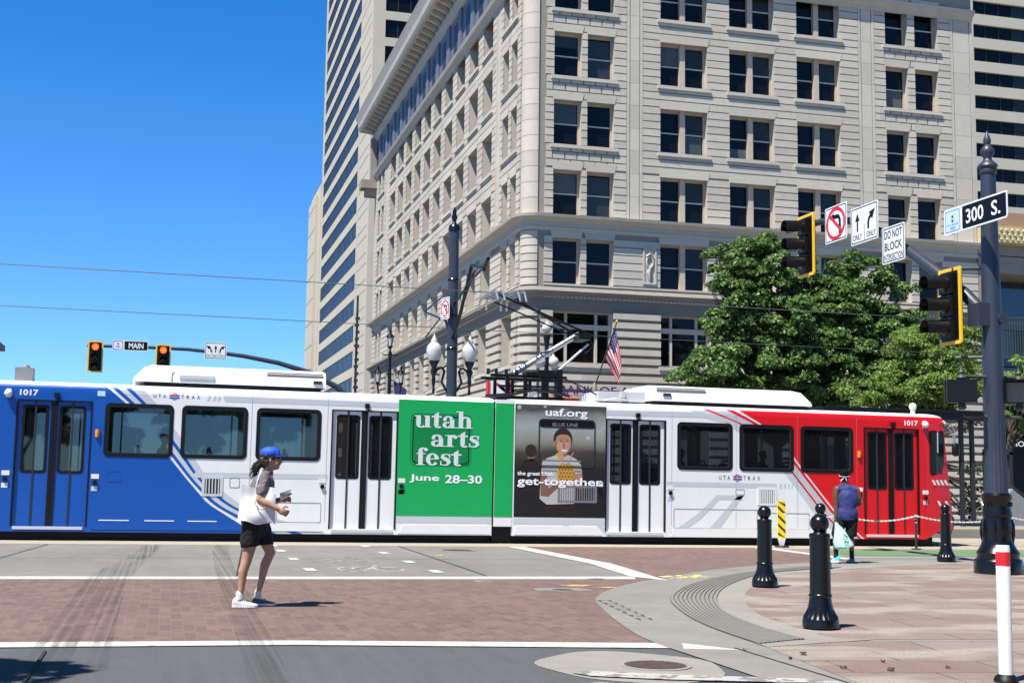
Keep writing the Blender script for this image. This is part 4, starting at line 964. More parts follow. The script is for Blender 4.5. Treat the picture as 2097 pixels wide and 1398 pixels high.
# ---- adverts
decal('advert_panel', [(5.07, 7.31, .62, 3.255)], 'ad green', -.006, .005); decal('advert_panel', [(7.355, 7.79, .62, 3.245)], 'ad green', -.008, .005)
mb = MB(); ring(mb, rrect(5.40, 6.74, 1.81, 2.90, .1), rrect(5.42, 6.72, 1.83, 2.88, .09), -.014, -.006); w = mb.build('window', 'black rubber', tram)
mb = MB(); mb.face([(x, -.009, z) for x, z in rrect(5.42, 6.72, 1.83, 2.88, .09)]); mb.build('film_pane', 'ad green glass', w)
mb = MB(); ring(mb, rrect(5.35, 6.79, 1.76, 2.95, .13), rrect(5.37, 6.77, 1.78, 2.93, .12), -.010, -.006); mb.build('trim', 'ad green glass', w)
def didone(mb, ch, x, z, h, y, mi=0):                      # heavy high-contrast serif letters; h = x-height; returns the advance
    S = h*.30; T = h*.075; asc = h*1.45
    cnt = [0]
    def rect(a, b_, c, d):
        cnt[0] += 1; y = -.0002*cnt[0]; mb.face([(x+a, y, z+c), (x+b_, y, z+c), (x+b_, y, z+d), (x+a, y, z+d)], mi)
    def bow(cx, cz, rx, rz, a0, a1, thick, thin):           # stroke thick at the sides and thin at top and bottom
        cnt[0] += 1; y = -.0002*cnt[0]; P = arc(x+cx, z+cz, rx, rz, a0, a1, 22); Wd = [thin+(thick-thin)*abs(math.cos(R(a0+(a1-a0)*i/22)))**1.3 for i in range(23)]
        band(mb, P, Wd, y, mi)
    def serif(a, b_, c): rect(a, b_, c, c+T)
    if ch == 'u':
        rect(h*.12, h*.12+S, h*.22, h); serif(-.0, h*.2, h-T); bow(h*.46, h*.26, h*.22, h*.24, 180, 330, S*.8, T*1.4); rect(h*.72, h*.72+S, 0, h); serif(h*.6, h*.8, h-T); serif(h*.9, h*1.12, 0); return h*1.16
    if ch == 't':
        rect(h*.16, h*.16+S, h*.16, h*1.1); mb.face([(x+h*.16, y, z+h*1.1), (x+h*.16+S, y, z+h*1.1), (x+h*.16+S, y, z+h*1.34)], mi); rect(-h*.02, h*.66, h-T*1.8, h); bow(h*.44, h*.2, h*.16, h*.17, 180, 330, S*.7, T*1.6); return h*.70
    if ch == 'a':
        rect(h*.52, h*.52+S, h*.0, h*.72); bow(h*.40, h*.70, h*.24, h*.26, 10, 165, S*.8, T*1.5); mb.face([(q[0], -.0019, q[1]) for q in arc(x+h*.17, z+h*.70, h*.12, h*.12, 0, 345, 12)], mi)
        bow(h*.36, h*.26, h*.21, h*.22, 60, 330, S*.85, T*1.3); serif(h*.78, h*1.0, 0); return h*1.02
    if ch == 'h':
        rect(h*.10, h*.10+S, 0, asc); serif(-.02, h*.3, asc-T); serif(0, h*.5, 0); bow(h*.55, h*.66, h*.24, h*.28, 0, 150, S*.9, T*1.5); rect(h*.64, h*.64+S, 0, h*.68); serif(h*.54, h*1.06, 0); return h*1.12
    if ch == 'r':
        rect(h*.10, h*.10+S, 0, h); serif(-.02, h*.3, h-T); serif(0, h*.52, 0); bow(h*.52, h*.74, h*.14, h*.22, 60, 170, S*.5, T*1.8); mb.face([(q[0], -.0019, q[1]) for q in arc(x+h*.62, z+h*.82, h*.14, h*.14, 0, 345, 12)], mi); return h*.80
    if ch == 's':
        P = [(.66, .72), (.58, .93), (.38, .965), (.2, .88), (.18, .70), (.36, .56), (.56, .44), (.62, .26), (.50, .08), (.30, .035), (.10, .12), (.06, .30)]
        band(mb, [(x+a*h, z+b_*h) for a, b_ in P], [h*q for q in (.03, .09, .09, .2, .26, .3, .3, .26, .16, .09, .09, .03)], y, mi); rect(h*.62, h*.70, h*.62, h*.98); rect(h*.03, h*.11, h*.02, h*.36); return h*.78
    if ch == 'f':
        rect(h*.14, h*.14+S, 0, h*1.2); serif(0, h*.58, 0); serif(0, h*.62, h-T); bow(h*.46, h*1.18, h*.19, h*.24, 40, 180, S*.9, T*1.5); mb.face([(q[0], -.0019, q[1]) for q in arc(x+h*.64, z+h*1.30, h*.13, h*.13, 0, 345, 12)], mi); return h*.66
    if ch == 'e':
        bow(h*.42, h*.5, h*.29, h*.46, 0, 325, S*.95, T*1.4); rect(h*.24, h*.74, h*.5, h*.5+T); return h*.90
for word, u0, u1, zb, h in (('utah', 5.44, 6.83, 2.63, .27), ('arts', 5.83, 6.99, 2.20, .27), ('fest', 5.50, 6.57, 1.77, .27)):
    mb = MB(); x = 0
    for ch in word: x += didone(mb, ch, x, 0, h, 0)
    k = (u1-u0)/x; mb.v = [(u0+px_*k, -.0142+py, zb+pz) for px_, py, pz in mb.v]; mb.build('advert_lettering', 'letter lilac' if word != 'x' else 'letter white', tram)
for w_, q in (('June', (5.36, 6.05, 1.37, 1.56)), ('28\u201330', (6.19, 7.06, 1.37, 1.56))):
    mb = MB(); put_text(mb, w_, *q, -.012, bold=.022); mb.build('advert_lettering', 'letter white', tram)
# second advert: dark picture of a smiling woman with a pineapple drink
decal('advert_panel', [(7.83, 10.07, .625, 3.25)], 'ad black', -.006, .005)
for n_, c_ in (('ad olive', (.20, .21, .16)), ('ad cloud', (.34, .40, .42)), ('ad brown', (.075, .055, .045)), ('ad grey', (.16, .165, .15)), ('ad skin', (.36, .19, .12)), ('ad hair', (.03, .02, .016)), ('ad shirt', (.42, .41, .41)), ('ad pineapple', (.50, .27, .03)), ('ad skin light', (.44, .25, .165)), ('ad pink', (.65, .25, .27)), ('ad deep', (.02, .014, .013)), ('ad skin shade', (.20, .10, .065))): mat(n_, c_, .45, var=(5, .10), spec=.3)
m, t, b = new_mat('ad backdrop'); b.inputs['Roughness'].default_value = .4
sp = N(t, 'ShaderNodeSeparateXYZ'); t.links.new(N(t, 'ShaderNodeTexCoord').outputs['Object'], sp.inputs[0])
zz = math_node(t, 'ADD', math_node(t, 'DIVIDE', sp.outputs[2], 4), math_node(t, 'MULTIPLY', math_node(t, 'SUBTRACT', noise(t, 1.5, 2), .5), .10))
t.links.new(ramp(t, zz, [(0, (.008, .008, .009)), (.43, (.012, .011, .011)), (.53, (.05, .042, .036)), (.60, (.22, .22, .185)), (.68, (.30, .34, .32)), (.75, (.20, .21, .19)), (.79, (.06, .052, .045)), (.82, (.10, .09, .075))]), b.inputs['Base Color'])
pic = MB(); Y_ = lambda k: -.0075-.0006*k
def ell(cx, cz, rx, rz, k, mi, a0=0, a1=360): pic.face([(q[0], Y_(k), q[1]) for q in arc(cx, cz, rx, rz, a0, a1, 26)[:-1 if a1-a0 == 360 else None]], mi)
def pol(P, k, mi): pic.face([(u, Y_(k), z) for u, z in P], mi)
PM = ['ad backdrop', 'ad hair', 'ad skin', 'ad shirt', 'ad pineapple', 'ad pink', 'ad deep', 'ad brown', 'ad cloud', 'ad grey', 'ad skin shade', 'letter white', 'ad skin light']
pol([(7.84, .64), (10.06, .64), (10.06, 3.24), (7.84, 3.24)], 0, 0)
ell(9.62, 2.5, .05, .05, 1, 8); ell(9.7, 2.75, .035, .035, 1, 8); ell(7.86+.06, 3.17, .05, .05, 1, 8); ell(8.55, 3.2, .04, .03, 1, 8)
ell(8.22, 2.16, .14, .15, 3, 1); ell(8.23, 2.05, .09, .12, 2, 10); pol([(7.92, 1.2), (7.94, 1.72), (8.08, 1.95), (8.3, 1.98), (8.48, 1.8), (8.56, 1.2)], 2, 6)
pol([(8.45, 1.05), (8.47, 1.55), (8.5, 1.9), (8.62, 2.0), (8.85, 2.08), (9.15, 2.08), (9.34, 1.99), (9.46, 1.85), (9.5, 1.5), (9.3, 1.42), (9.3, .95), (8.65, .9)], 3, 3)
for z in (1.96, 1.84, 1.72): pol([(8.5, z), (9.46, z), (9.46, z-.035), (8.5, z-.035)], 4, 9)
pol([(8.47, 1.64), (8.62, 1.62), (8.66, 1.30), (8.95, 1.50), (8.98, 1.38), (8.66, 1.10), (8.47, 1.12)], 5, 10); pol([(9.3, 1.64), (9.48, 1.66), (9.48, 1.3), (9.28, 1.34)], 5, 2)
pol([(8.92, 2.05), (9.1, 2.05), (9.12, 2.24), (8.94, 2.24)], 5, 10); pol([(8.82, 2.1), (8.95, 2.17), (9.05, 2.02), (8.95, 1.95)], 6, 4)
ell(9.0, 2.44, .235, .275, 6, 1); ell(9.01, 2.36, .195, .27, 7, 2); ell(8.93, 2.30, .07, .10, 8, 12); ell(9.11, 2.32, .06, .09, 8, 12); pol([(9.02, 2.38), (9.05, 2.30), (9.0, 2.28)], 9, 10); ell(9.01, 2.15, .10, .05, 8, 12); ell(8.80, 2.34, .035, .06, 7, 2); pol([(8.83, 2.50), (8.88, 2.62), (9.02, 2.66), (9.15, 2.61), (9.2, 2.5), (9.1, 2.56), (8.93, 2.56)], 8, 1)
for q in (8.95, 9.11): ell(q, 2.40, .028, .012, 9, 1); pol([(q-.045, 2.437), (q, 2.455), (q+.042, 2.437), (q, 2.445)], 9, 1)
ell(9.03, 2.29, .022, .010, 10, 10); ell(9.04, 2.21, .075, .05, 9, 11, 180, 360); ell(9.04, 2.20, .05, .02, 10, 5, 180, 360)
pol([(8.9, 1.36), (8.86, 1.7), (8.95, 1.88), (9.2, 1.88), (9.3, 1.7), (9.28, 1.36)], 9, 4)
for i in range(5):
    for j in range(6): 
        q, w_ = 8.93+.075*i+(.035 if j % 2 else 0), 1.42+.08*j
        if q < 9.27: ell(q, w_, .024, .027, 10, 10)
pol([(8.98, 1.86), (9.0, 1.86), (8.97, 2.2), (8.95, 2.2)], 11, 5); pol([(9.1, 1.86), (9.12, 1.86), (9.27, 2.14), (9.25, 2.15)], 11, 5)
pol([(8.55, .64), (9.4, .64), (9.34, .95), (8.62, .92)], 4, 6)
pic.build('advert_picture', PM, tram)
for w_, q in (('uaf.org', (8.56, 9.60, 2.93, 3.17)), ('the great Utah', (7.9, 8.78, 1.56, 1.68)), ('get-together', (7.9, 9.99, 1.31, 1.55))):
    mb = MB(); put_text(mb, w_, *q, -.0165, bold=.022); mb.build('advert_lettering', 'letter white', tram)
mb = MB(); ring(mb, rrect(8.40, 9.80, 1.79, 2.92, .1), rrect(8.425, 9.775, 1.815, 2.895, .09), -.02, -.006); w = mb.build('window', 'dark grey', tram)
mb = MB(); mb.face([(x, -.0165, z) for x, z in rrect(8.43, 9.77, 2.72, 2.89, .05)]); s_ = mb.build('route_display', 'sign black', w)
mb = MB(); put_text(mb, 'BLUE LINE', 8.74, 9.36, 2.75, 2.83, -.018); mb.build('route_lettering', 'mid grey', w)
# ---- roof clutter and pantograph
k = MB()
k.box(7.55, 9.25, .7, 1.9, 3.42, 3.48); 
for u in (7.75, 8.2, 8.65, 9.1):
    for y in (.62, 1.8): k.box(u, u+.07, y, y+.08, 3.45, 3.95)
for u in (7.85, 8.3, 8.75): k.lathe([(.035, 0), (.06, .05), (.035, .1), (.06, .15), (.035, .2), (.06, .25), (.035, .3), (.05, .4)], (u, .8, 3.5), 10)
k.bar((7.4, .75, 3.96), (9.3, .75, 3.96), .07); k.bar((7.4, 1.7, 3.96), (9.3, 1.7, 3.96), .07); k.box(8.55, 8.95, .6, 1.2, 3.95, 4.12); k.bar((7.6, .62, 3.70), (9.2, .62, 3.72), .05)
for u in (7.35, 7.55, 7.8, 8.05): k.tube([(u, .8, 3.98), (u, .8, 4.12)], .04, 8)
k.tube([(7.4, .5, 3.46), (7.9, .45, 3.50), (8.4, .5, 3.62), (8.75, .5, 3.6), (9.3, .45, 3.5)], .035, 8); k.tube([(7.2, .4, 3.44), (7.7, .4, 3.46), (8.1, .4, 3.55)], .03, 8); k.tube([(9.1, .5, 3.95), (9.6, .5, 3.75), (10.1, .45, 3.5)], .016, 6)
k.box(8.3, 8.5, .5, .65, 3.46, 3.62, 1); k.box(9.02, 9.16, .6, .85, 3.48, 4.15); k.box(8.25, 8.5, .62, 1.0, 3.98, 4.06)
pan = k.build('pantograph', ['black plastic', 'pale grey'], tram)
k = MB(); k.tube([(8.12, 1.3, 4.07), (8.9, 1.3, 4.56), (9.78, 1.3, 5.12)], [.075, .075, .065], 10); k.build('lower_arm', 'steel', pan, smooth=50)
k = MB(); k.tube([(9.0, 1.05, 4.0), (9.95, 1.05, 4.85)], .028, 8); k.build('control_rod', 'pale grey', pan)
k = MB(); k.tube([(9.85, .95, 5.12), (7.55, .95, 5.96)], .03, 8); k.tube([(9.85, 1.65, 5.12), (8.2, 1.65, 5.98)], .03, 8); k.tube([(9.8, 1.3, 5.0), (7.6, 1.3, 5.80)], .02, 8); k.box(9.65, 9.98, .9, 1.7, 4.95, 5.12); k.tube([(9.9, 1, 5.1), (10.05, 1, 4.8), (9.85, 1, 4.62)], .02, 6)
for u in (8.2, 8.7, 9.2): k.bar((u, .95, 5.72-(u-8.2)*.365), (u, 1.65, 5.78-(u-8.2)*.365+.15*(9.2-u)*.5), .02)
k.build('upper_arm', 'black plastic', pan)
k = MB()
for u in (7.45, 7.62, 8.0, 8.15): k.tube([(u, .35, 5.72), (u-.02, .45, 5.93), (u, .7, 6.0), (u, 1.9, 6.0), (u-.02, 2.15, 5.93), (u, 2.25, 5.72)], .028, 7)
for y in (.95, 1.3, 1.65): k.bar((7.4, y, 5.93), (8.2, y, 5.95), .05)
k.build('collector_head', 'steel', pan)
# contact wires
for y, z in ((30.3, 6.03), (38.0, 6.03), (30.3, 7.1)):
    if z > 7: continue
    mb = MB(); mb.tube([(x, y, z+G(x)+.0) for x in range(-90, 91, 15)], .011, 5); tag(mb.build('contact_wire', 'wire'), 'thin overhead contact wire touched by the raised pantograph' if y < 35 else 'thin lower contact wire crossing behind the lamp pole and tree', 'wire', 'overhead wires')
# ---------------------------------------------------------------- bollards, posts, chain
def bollard_proto():
    t_ = thing('bollard', 'x', 'bollard', group='black ball topped bollards on the corner')
    mb = MB(); mb.lathe([(.165, 0), (.182, .012), (.182, .08), (.176, .095)], n=32); mb.build('base', 'iron', t_, smooth=30)
    mb = MB(); mb.lathe([(.176, .095), (.170, .12), (.150, .15), (.128, .20), (.115, .26), (.108, .305), (.112, .31), (.118, .32), (.118, .33), (.110, .34)], n=48, flute=.10, fz=(.11, .18)); mb.build('flared_foot', 'iron', t_, smooth=40)
    mb = MB(); mb.lathe([(.108, .33), (.106, .36), (.101, .90), (.106, .905), (.106, .93), (.098, .945), (.065, .95), (.055, .97)], n=48, flute=.05, fz=(.37, .89)); mb.build('shaft', 'iron', t_, smooth=30)
    mb = MB(); mb.sphere((0, 0, 1.045), .096, 16); mb.lathe([(.062, .945), (.05, .96), (.05, .985)], n=20); mb.build('ball', 'iron', t_, smooth=60)
    return t_
b0 = bollard_proto()
for i, (x, y, lab) in enumerate(((6.45, 11.93, 'biggest looking black ball topped bollard, whole in view beside the grooved paving end'), (8.27, 16.9, 'black ball topped bollard standing alone on the curve of the grooved paving'),
                                 (15.15, 22.85, 'black ball topped bollard in front of the red tram nose near the signal pole'), (11.24, 20.75, 'black ball topped bollard mostly hidden behind another bollard, only its ball showing'))):
    o = b0 if i == 0 else copy_tree(b0); o.location = (x, y, G(x)+.02); o['label'] = lab
fp = thing('marker_post', 'white marker post with one red band near its top', 'marker post', (6.12, 8.5, G(6)+.02))
mb = MB(); mb.lathe([(.052, 0), (.052, .985), (.048, 1.0)], n=24); mb.build('post', 'white paint', fp, smooth=40); mb = MB(); mb.lathe([(.0535, .85), (.0535, .952)], n=24); mb.build('red_band', 'sign red', fp, smooth=40); mb = MB(); mb.lathe([(.09, 0), (.08, .03), (.056, .05)], n=20); mb.build('foot', 'black rubber', fp, smooth=40)
hz = thing('hazard_post', 'flat yellow post with dark diagonal stripes standing against the white tram', 'marker post', (14.27, 28.25, G(14.3)+.02))
mb = MB(); mb.box(-.10, .10, -.012, .012, .20, 1.08); mb.build('panel', 'hazard yellow', hz)
mb = MB()
for i in range(-1, 8):
    z = .10+i*.21; P = [(-.10, z+.18), (.10, z), (.10, z+.075), (-.10, z+.255)]; P = [(x, min(max(q, .2), 1.08)) for x, q in P]; mb.face([(x, -.0135, q) for x, q in P])
mb.build('stripes', 'hazard dark', hz); mb = MB(); mb.prism([(-.10, .20), (.10, .20), (.04, .01), (-.04, .01)], -.02, .02); mb.build('post_foot', 'white paint', hz); mb = MB(); mb.lathe([(.18, 0), (.16, .025), (.05, .03)], n=20); mb.build('base', 'black rubber', hz)
posts = [(14.27, 28.2), (15.62, 27.9), (17.55, 27.7), (20.1, 27.6), (23, 27.6)]
for i, (x, y) in enumerate(posts[1:]):
    p_ = thing('chain_post', ('thin dark chain post behind the man in the blue top', 'thin dark chain post with pale bands in front of the red tram doors', 'thin dark chain post behind the signal pole base', 'thin chain post beyond the signal pole where the chain ends')[i], 'chain post', (x, y, G(x)+.012), group='posts carrying the white chain')
    mb = MB(); mb.lathe([(.12, 0), (.12, .015), (.03, .02), (.03, .80), (.02, .82)], n=14); mb.build('post', 'dark grey', p_, smooth=40); mb = MB()
    for z in (.62, .70, .78): mb.lathe([(.0315, z), (.0315, z+.035)], n=14)
    mb.build('band', 'pale grey', p_)
ch = MB()
for (x0, y0), (x1, y1) in zip(posts, posts[1:]):
    n = int(math.hypot(x1-x0, y1-y0)/.055)
    for k in range(n):
        u = (k+.5)/n; z = lambda u: .80-.62*u*(1-u)*min(1, (x1-x0)/1.9)*.9
        a = Vector((x0+(x1-x0)*(u-.55/n), y0+(y1-y0)*(u-.55/n)-.05, z(u-.55/n)+G(x0))); b = Vector((x0+(x1-x0)*(u+.55/n), y0+(y1-y0)*(u+.55/n)-.05, z(u+.55/n)+G(x0)))
        ch.bar(a, b, .042 if k % 2 else .016, .016 if k % 2 else .042)
tag(ch.build('plastic_chain', 'chain'), 'white plastic chain hanging in loops between posts along the tram track', 'chain')
# ---------------------------------------------------------------- signal pole at the right with its arm, heads and signs
PX, PY = 14.02, 19.6
pole = thing('signal_pole', 'tall ornate blue-grey signal pole with cast base, finial and curved mast arm', 'signal pole', (PX, PY, G(PX)))
mb = MB(); mb.lathe([(.38, 0), (.405, .02), (.405, .22), (.385, .26), (.35, .28), (.345, .33), (.36, .37), (.325, .42), (.28, .50), (.25, .60), (.255, .72), (.26, .82), (.245, .92), (.235, .98), (.25, 1.0), (.255, 1.06), (.238, 1.1), (.24, 1.28), (.255, 1.3), (.255, 1.36), (.21, 1.40)], n=40)
for k in range(8):
    a = k*math.pi/4; c, s = math.cos(a), math.sin(a)
    mb.tube([(.25*c, .25*s, .55), (.262*c, .262*s, .70), (.262*c, .262*s, .85), (.245*c, .245*s, .95)], [.02, .035, .03, .015], 6)
    mb.tube([(.245*math.cos(a+.25), .245*math.sin(a+.25), 1.19), (.255*math.cos(a+.45), .255*math.sin(a+.45), 1.23), (.245*math.cos(a+.6), .245*math.sin(a+.6), 1.18)], .018, 5)
mb.build('cast_base', 'iron', pole, smooth=40)
mb = MB(); mb.lathe([(.20, 1.38), (.195, 1.5), (.18, 2.4), (.176, 3.0), (.17, 4.2), (.158, 5.4), (.128, 7.1)], n=40, flute=.09, fz=(1.45, 2.45)); mb.build('shaft', 'blue grey paint', pole, smooth=30)
mb = MB(); mb.lathe([(.128, 7.05), (.15, 7.08), (.15, 7.13), (.14, 7.16), (.175, 7.2), (.165, 7.24), (.12, 7.28), (.08, 7.32), (.07, 7.36), (.12, 7.44), (.125, 7.5), (.09, 7.56), (.05, 7.6), (.07, 7.66), (.06, 7.72), (.02, 7.82), (.004, 7.86)], n=24); mb.build('finial', 'blue grey paint', pole, smooth=50)
mb = MB(); P = [(-.02, .1, 4.5), (-.25, .42, 4.95), (-.38, .95, 5.36), (-.42, 1.7, 5.85), (-.42, 2.9, 6.52), (-.42, 4.1, 6.98), (-.42, 5.3, 7.20), (-.42, 6.9, 7.28)]
P = [(x, y, z) for x, y, z in P]; mb.tube(P, [.12, .115, .11, .10, .09, .08, .07, .06], 16); mb.box(-.34, .0, -.12, .22, 4.32, 4.72); mb.tube([(.10, -.17, 4.45), (.10, -.21, 4.45)], .11, 14); mb.build('mast_arm', 'blue grey paint', pole, smooth=40)
for P in ([(-.62, -.02, 3.42), (-.15, -.02, 3.42)], [(.15, -.02, 3.42), (.55, -.02, 3.42)], [(-.62, -.02, 2.72), (-.15, -.02, 2.72)], [(.15, -.02, 2.72), (.55, -.02, 2.72)], [(-.55, .35, 5.38), (-.1, .15, 5.38)], [(-.5, .38, 3.78), (-.1, .1, 3.78)]):
    mb = MB(); mb.tube(P, .032, 10); mb.build('bracket', 'green iron', pole, smooth=40)
def signal_head(label, loc, rotz, lit=None, scale=1.0, w=.62, h=1.30, border='yellow paint', visor=.30, grp=None):
    s_ = thing('traffic_signal', label, 'traffic signal', loc, (0, 0, rotz), grp); s_.scale = (scale,)*3
    mb = MB(); mb.box(-w/2+.03, w/2-.03, -.01, .01, -h/2+.03, h/2-.03)
    for i in range(9): mb.box(-w/2+.05, w/2-.05, -.016, -.01, -h/2+.06+i*.14, -h/2+.10+i*.14)
    mb.build('backplate', 'black plastic', s_)
    mb = MB(); ring(mb, rrect(-w/2, w/2, -h/2, h/2, .03, 2), rrect(-w/2+.06, w/2-.06, -h/2+.06, h/2-.06, .02, 2), -.018, .018); mb.build('border', border, s_)
    for k, z in enumerate((.40, 0, -.40)):
        mb = MB(); mb.box(-.17, .17, -.12, .14, z-.185, z+.185); hd = mb.build('lamp_housing', 'black plastic', s_)
        mb = MB(); A = [R(a) for a in range(-35, 216, 12)]; V = []
        for y in (-.12, -.12-visor): V += [(.155*math.cos(a), y, z+.155*math.sin(a)-(.02 if y < -.2 else 0)) for a in A]
        n = len(A); mb.raw(V, [(i, i+1, n+i+1, n+i) for i in range(n-1)]); V2 = [(x*.94, y, z+(q-z)*.94) for x, y, q in V]; mb.raw(V2, [(i, i+1, n+i+1, n+i) for i in range(n-1)]); mb.raw(V[n:]+V2[n:], [(i, i+1, n+i+1, n+i) for i in range(n-1)])
        mb.build('visor', 'black plastic', hd, smooth=40)
        mb = MB(); mb.lathe([(.14, 0), (.10, .035), (.04, .05), (.003, .052)], n=18); o = mb.build('lens', 'signal red' if (lit and k == 0) else 'dead lens', hd, smooth=60); o.rotation_euler = (R(90), 0, 0); o.location = (0, -.125, z)
    return s_
mat('dead lens', (.02, .018, .016), .25, var=None)
m, t, b = new_mat('signal red'); b.inputs['Base Color'].default_value = (.8, .03, .01, 1); b.inputs['Emission Color'].default_value = (1, .055, .012, 1)
lw = N(t, 'ShaderNodeSeparateXYZ'); t.links.new(N(t, 'ShaderNodeTexCoord').outputs['Object'], lw.inputs[0])
t.links.new(math_node(t, 'ADD', math_node(t, 'MULTIPLY', lw.outputs[2], 50.0), 1.1), b.inputs['Emission Strength'])
W90 = R(-90)
signal_head('dark three lamp signal with yellow border mounted close beside the ornate signal pole', (13.50, 20.06, 4.62), W90, h=1.38, w=.66, visor=.42)
signal_head('dark three lamp signal with yellow border hanging from the mast arm end over the tree', (13.50, 25.42, 6.66), W90, h=1.38, w=.74, visor=.42)
# signs on the arm; each is drawn on a local xz plane and turned to face along the street
def plate(name, label, loc, rotz, w, h, face='sign white', rim='sign black', r=.04, back=True, grp=None):
    s_ = thing(name, label, 'sign', loc, (0, 0, rotz), grp)
    mb = MB(); mb.prism(rrect(-w/2, w/2, -h/2, h/2, r, 4), -.004, .008); mb.build('panel', face, s_)
    if rim:
        mb = MB(); ring(mb, rrect(-w/2+.025, w/2-.025, -h/2+.025, h/2-.025, r*.8, 4), rrect(-w/2+.045, w/2-.045, -h/2+.045, h/2-.045, r*.7, 4), -.0055, -.004); mb.build('border', rim, s_)
    mb = MB(); mb.box(-.03, .03, .009, .10, -.06, .06); mb.build('clamp', 'mid grey', s_)
    return s_
def arrow_up(mb, cx, z0, z1, w, y, mi=0): mb.face([(cx-w*.16, y, z0), (cx+w*.16, y, z0), (cx+w*.16, y, z1-w*.9), (cx-w*.16, y, z1-w*.9)], mi); mb.face([(cx-w*.5, y, z1-w), (cx+w*.5, y, z1-w), (cx, y, z1)], mi)
def arrow_bend(mb, cx, z0, z1, w, y, s, mi=0):
    P = [(cx-s*w*.35, z0), (cx-s*w*.35, z0+(z1-z0)*.4), (cx-s*w*.2, z0+(z1-z0)*.62), (cx+s*w*.1, z0+(z1-z0)*.78)]; band(mb, P, w*.3, y, mi)
    q = P[-1]; d = Vector((s*.8, .6)).normalized(); n = Vector((-d.y, d.x)); a = Vector(q)-d*.02; mb.face([(v.x, y, v.y) for v in (a+n*w*.42, a-n*w*.42, a+d*w*.9)], mi)
nl = plate('turn_ban_sign', 'square white no left turn sign with red ring and slash on the mast arm', (13.45, 24.01, 6.89), W90, .90, .77)
mb = MB(); P = [(.17, -.24), (.17, .05), (.13, .12), (.06, .14), (-.10, .14)]; band(mb, P, .09, -.006); mb.face([(-.08, -.006, .24), (-.08, -.006, .04), (-.26, -.006, .14)]); mb.build('arrow', 'sign black', nl)
mb = MB(); band(mb, arc(0, 0, .36, .31, 0, 360, 40), .075, -.0075); band(mb, [(-.255, .21), (.255, -.21)], .075, -.008); mb.build('prohibition_ring', 'sign red', nl)
ln = plate('lane_control_sign', 'white lane sign with straight and right arrows and ONLY twice on the mast arm', (13.45, 22.87, 6.67), W90, 1.04, .77)
mb = MB(); arrow_up(mb, -.26, -.13, .26, .17, -.006); arrow_bend(mb, .24, -.13, .20, .24, -.006, 1); mb.box(-.008, .008, -.0065, -.006, -.36, .0); put_text(mb, 'ONLY', -.43, -.09, -.30, -.18, -.006, bold=.014); put_text(mb, 'ONLY', .09, .43, -.30, -.18, -.006, bold=.014); mb.build('lettering', 'sign black', ln)
dn = plate('do_not_block_sign', 'white sign reading DO NOT BLOCK INTERSECTION below the lane sign', (13.45, 21.81, 6.07), W90, .80, .72)
mb = MB(); put_text(mb, 'DO NOT', -.31, .31, .12, .28, -.006, bold=.016); put_text(mb, 'BLOCK', -.31, .31, -.11, .05, -.006, bold=.016); put_text(mb, 'INTERSECTION', -.34, .34, -.30, -.18, -.006, bold=.012); mb.build('lettering', 'sign black', dn)
st = plate('street_name_sign', 'long black street sign reading 300 S. with pale blue emblem panel on the ornate pole', (13.60, 19.42, 6.19), W90, 1.84, .47, rim=None, r=.05)
mb = MB(); mb.face([(x, -.0055, z) for x, z in rrect(-.36, .89, -.205, .205, .03)]); mb.build('name_panel', 'sign black', st)
mb = MB(); mb.face([(x, -.0055, z) for x, z in rrect(-.89, -.42, -.205, .205, .05)]); mb.build('emblem_panel', 'sign blue', st)
mb = MB(); put_text(mb, '300', -.25, .26, -.13, .13, -.007, bold=.016); put_text(mb, 'S.', .48, .73, -.13, .13, -.007, bold=.016); mb.build('lettering', 'letter white', st)
mb = MB()
ring(mb, [(x, z) for x, z in rrect(-.88, -.43, -.195, .195, .045)], [(x, z) for x, z in rrect(-.868, -.442, -.183, .183, .04)], -.0065, -.0055, 1)
for a in range(0, 360, 60): c, s = math.cos(R(a+30)), math.sin(R(a+30)); mb.face([(-.655+.02*s, -.007, .075-.02*c), (-.655-.02*s, -.007, .075+.02*c), (-.655+.075*c, -.007, .075+.075*s)], 0)
mb.face([(-.70, -.007, .02), (-.61, -.007, .02), (-.64, -.007, -.03), (-.67, -.007, -.03)], 1); put_text(mb, 'SALT LAKE 2002', -.82, -.49, -.085, -.05, -.007, 1)
for k in range(5): band(mb, arc(-.71+.028*k, -.125-(.018 if k % 2 else 0), .02, .02, 0, 360, 12), .006, -.007, 1)
mb.build('emblem', ['olympic gold', 'olympic blue'], st)
def ped_signal(label, loc, rotz, face):
    s_ = thing('pedestrian_signal', label, 'pedestrian signal', loc, (0, 0, rotz))
    mb = MB(); mb.prism(rrect(-.25, .25, -.20, .20, .04), -.12, .14); mb.build('housing', 'black plastic', s_, smooth=40)
    mb = MB(); mb.box(-.27, .27, -.30, -.12, .20, .215); mb.box(-.27, -.255, -.28, -.12, -.2, .2); mb.box(.255, .27, -.28, -.12, -.2, .2); mb.build('visor', 'black plastic', s_)
    mb = MB(); mb.lathe([(.06, .2), (.09, .24), (.06, .28), (.035, .3), (.05, .34), (.02, .38), (.004, .48)], n=10); mb.lathe([(.05, -.32), (.08, -.28), (.05, -.2)], n=10); mb.build('mount', 'green iron', s_, smooth=50)
    if face:
        mb = MB(); mb.face([(x, -.125, z) for x, z in rrect(-.22, .22, -.17, .17, .02)]); mb.build('display', 'ped face', s_)
        mb = MB(); put_text(mb, '10', .04, .19, -.10, .10, -.127); mb.build('countdown', 'ped digits', s_)
mat('ped face', (.17, .17, .14), .4, var=(8, .15)); mat('ped digits', (.30, .16, .07), .5, var=None)
ped_signal('black pedestrian signal box turned away, above the red tram nose by the signal pole', (PX-.66, PY-.02, 3.06), R(150), False)
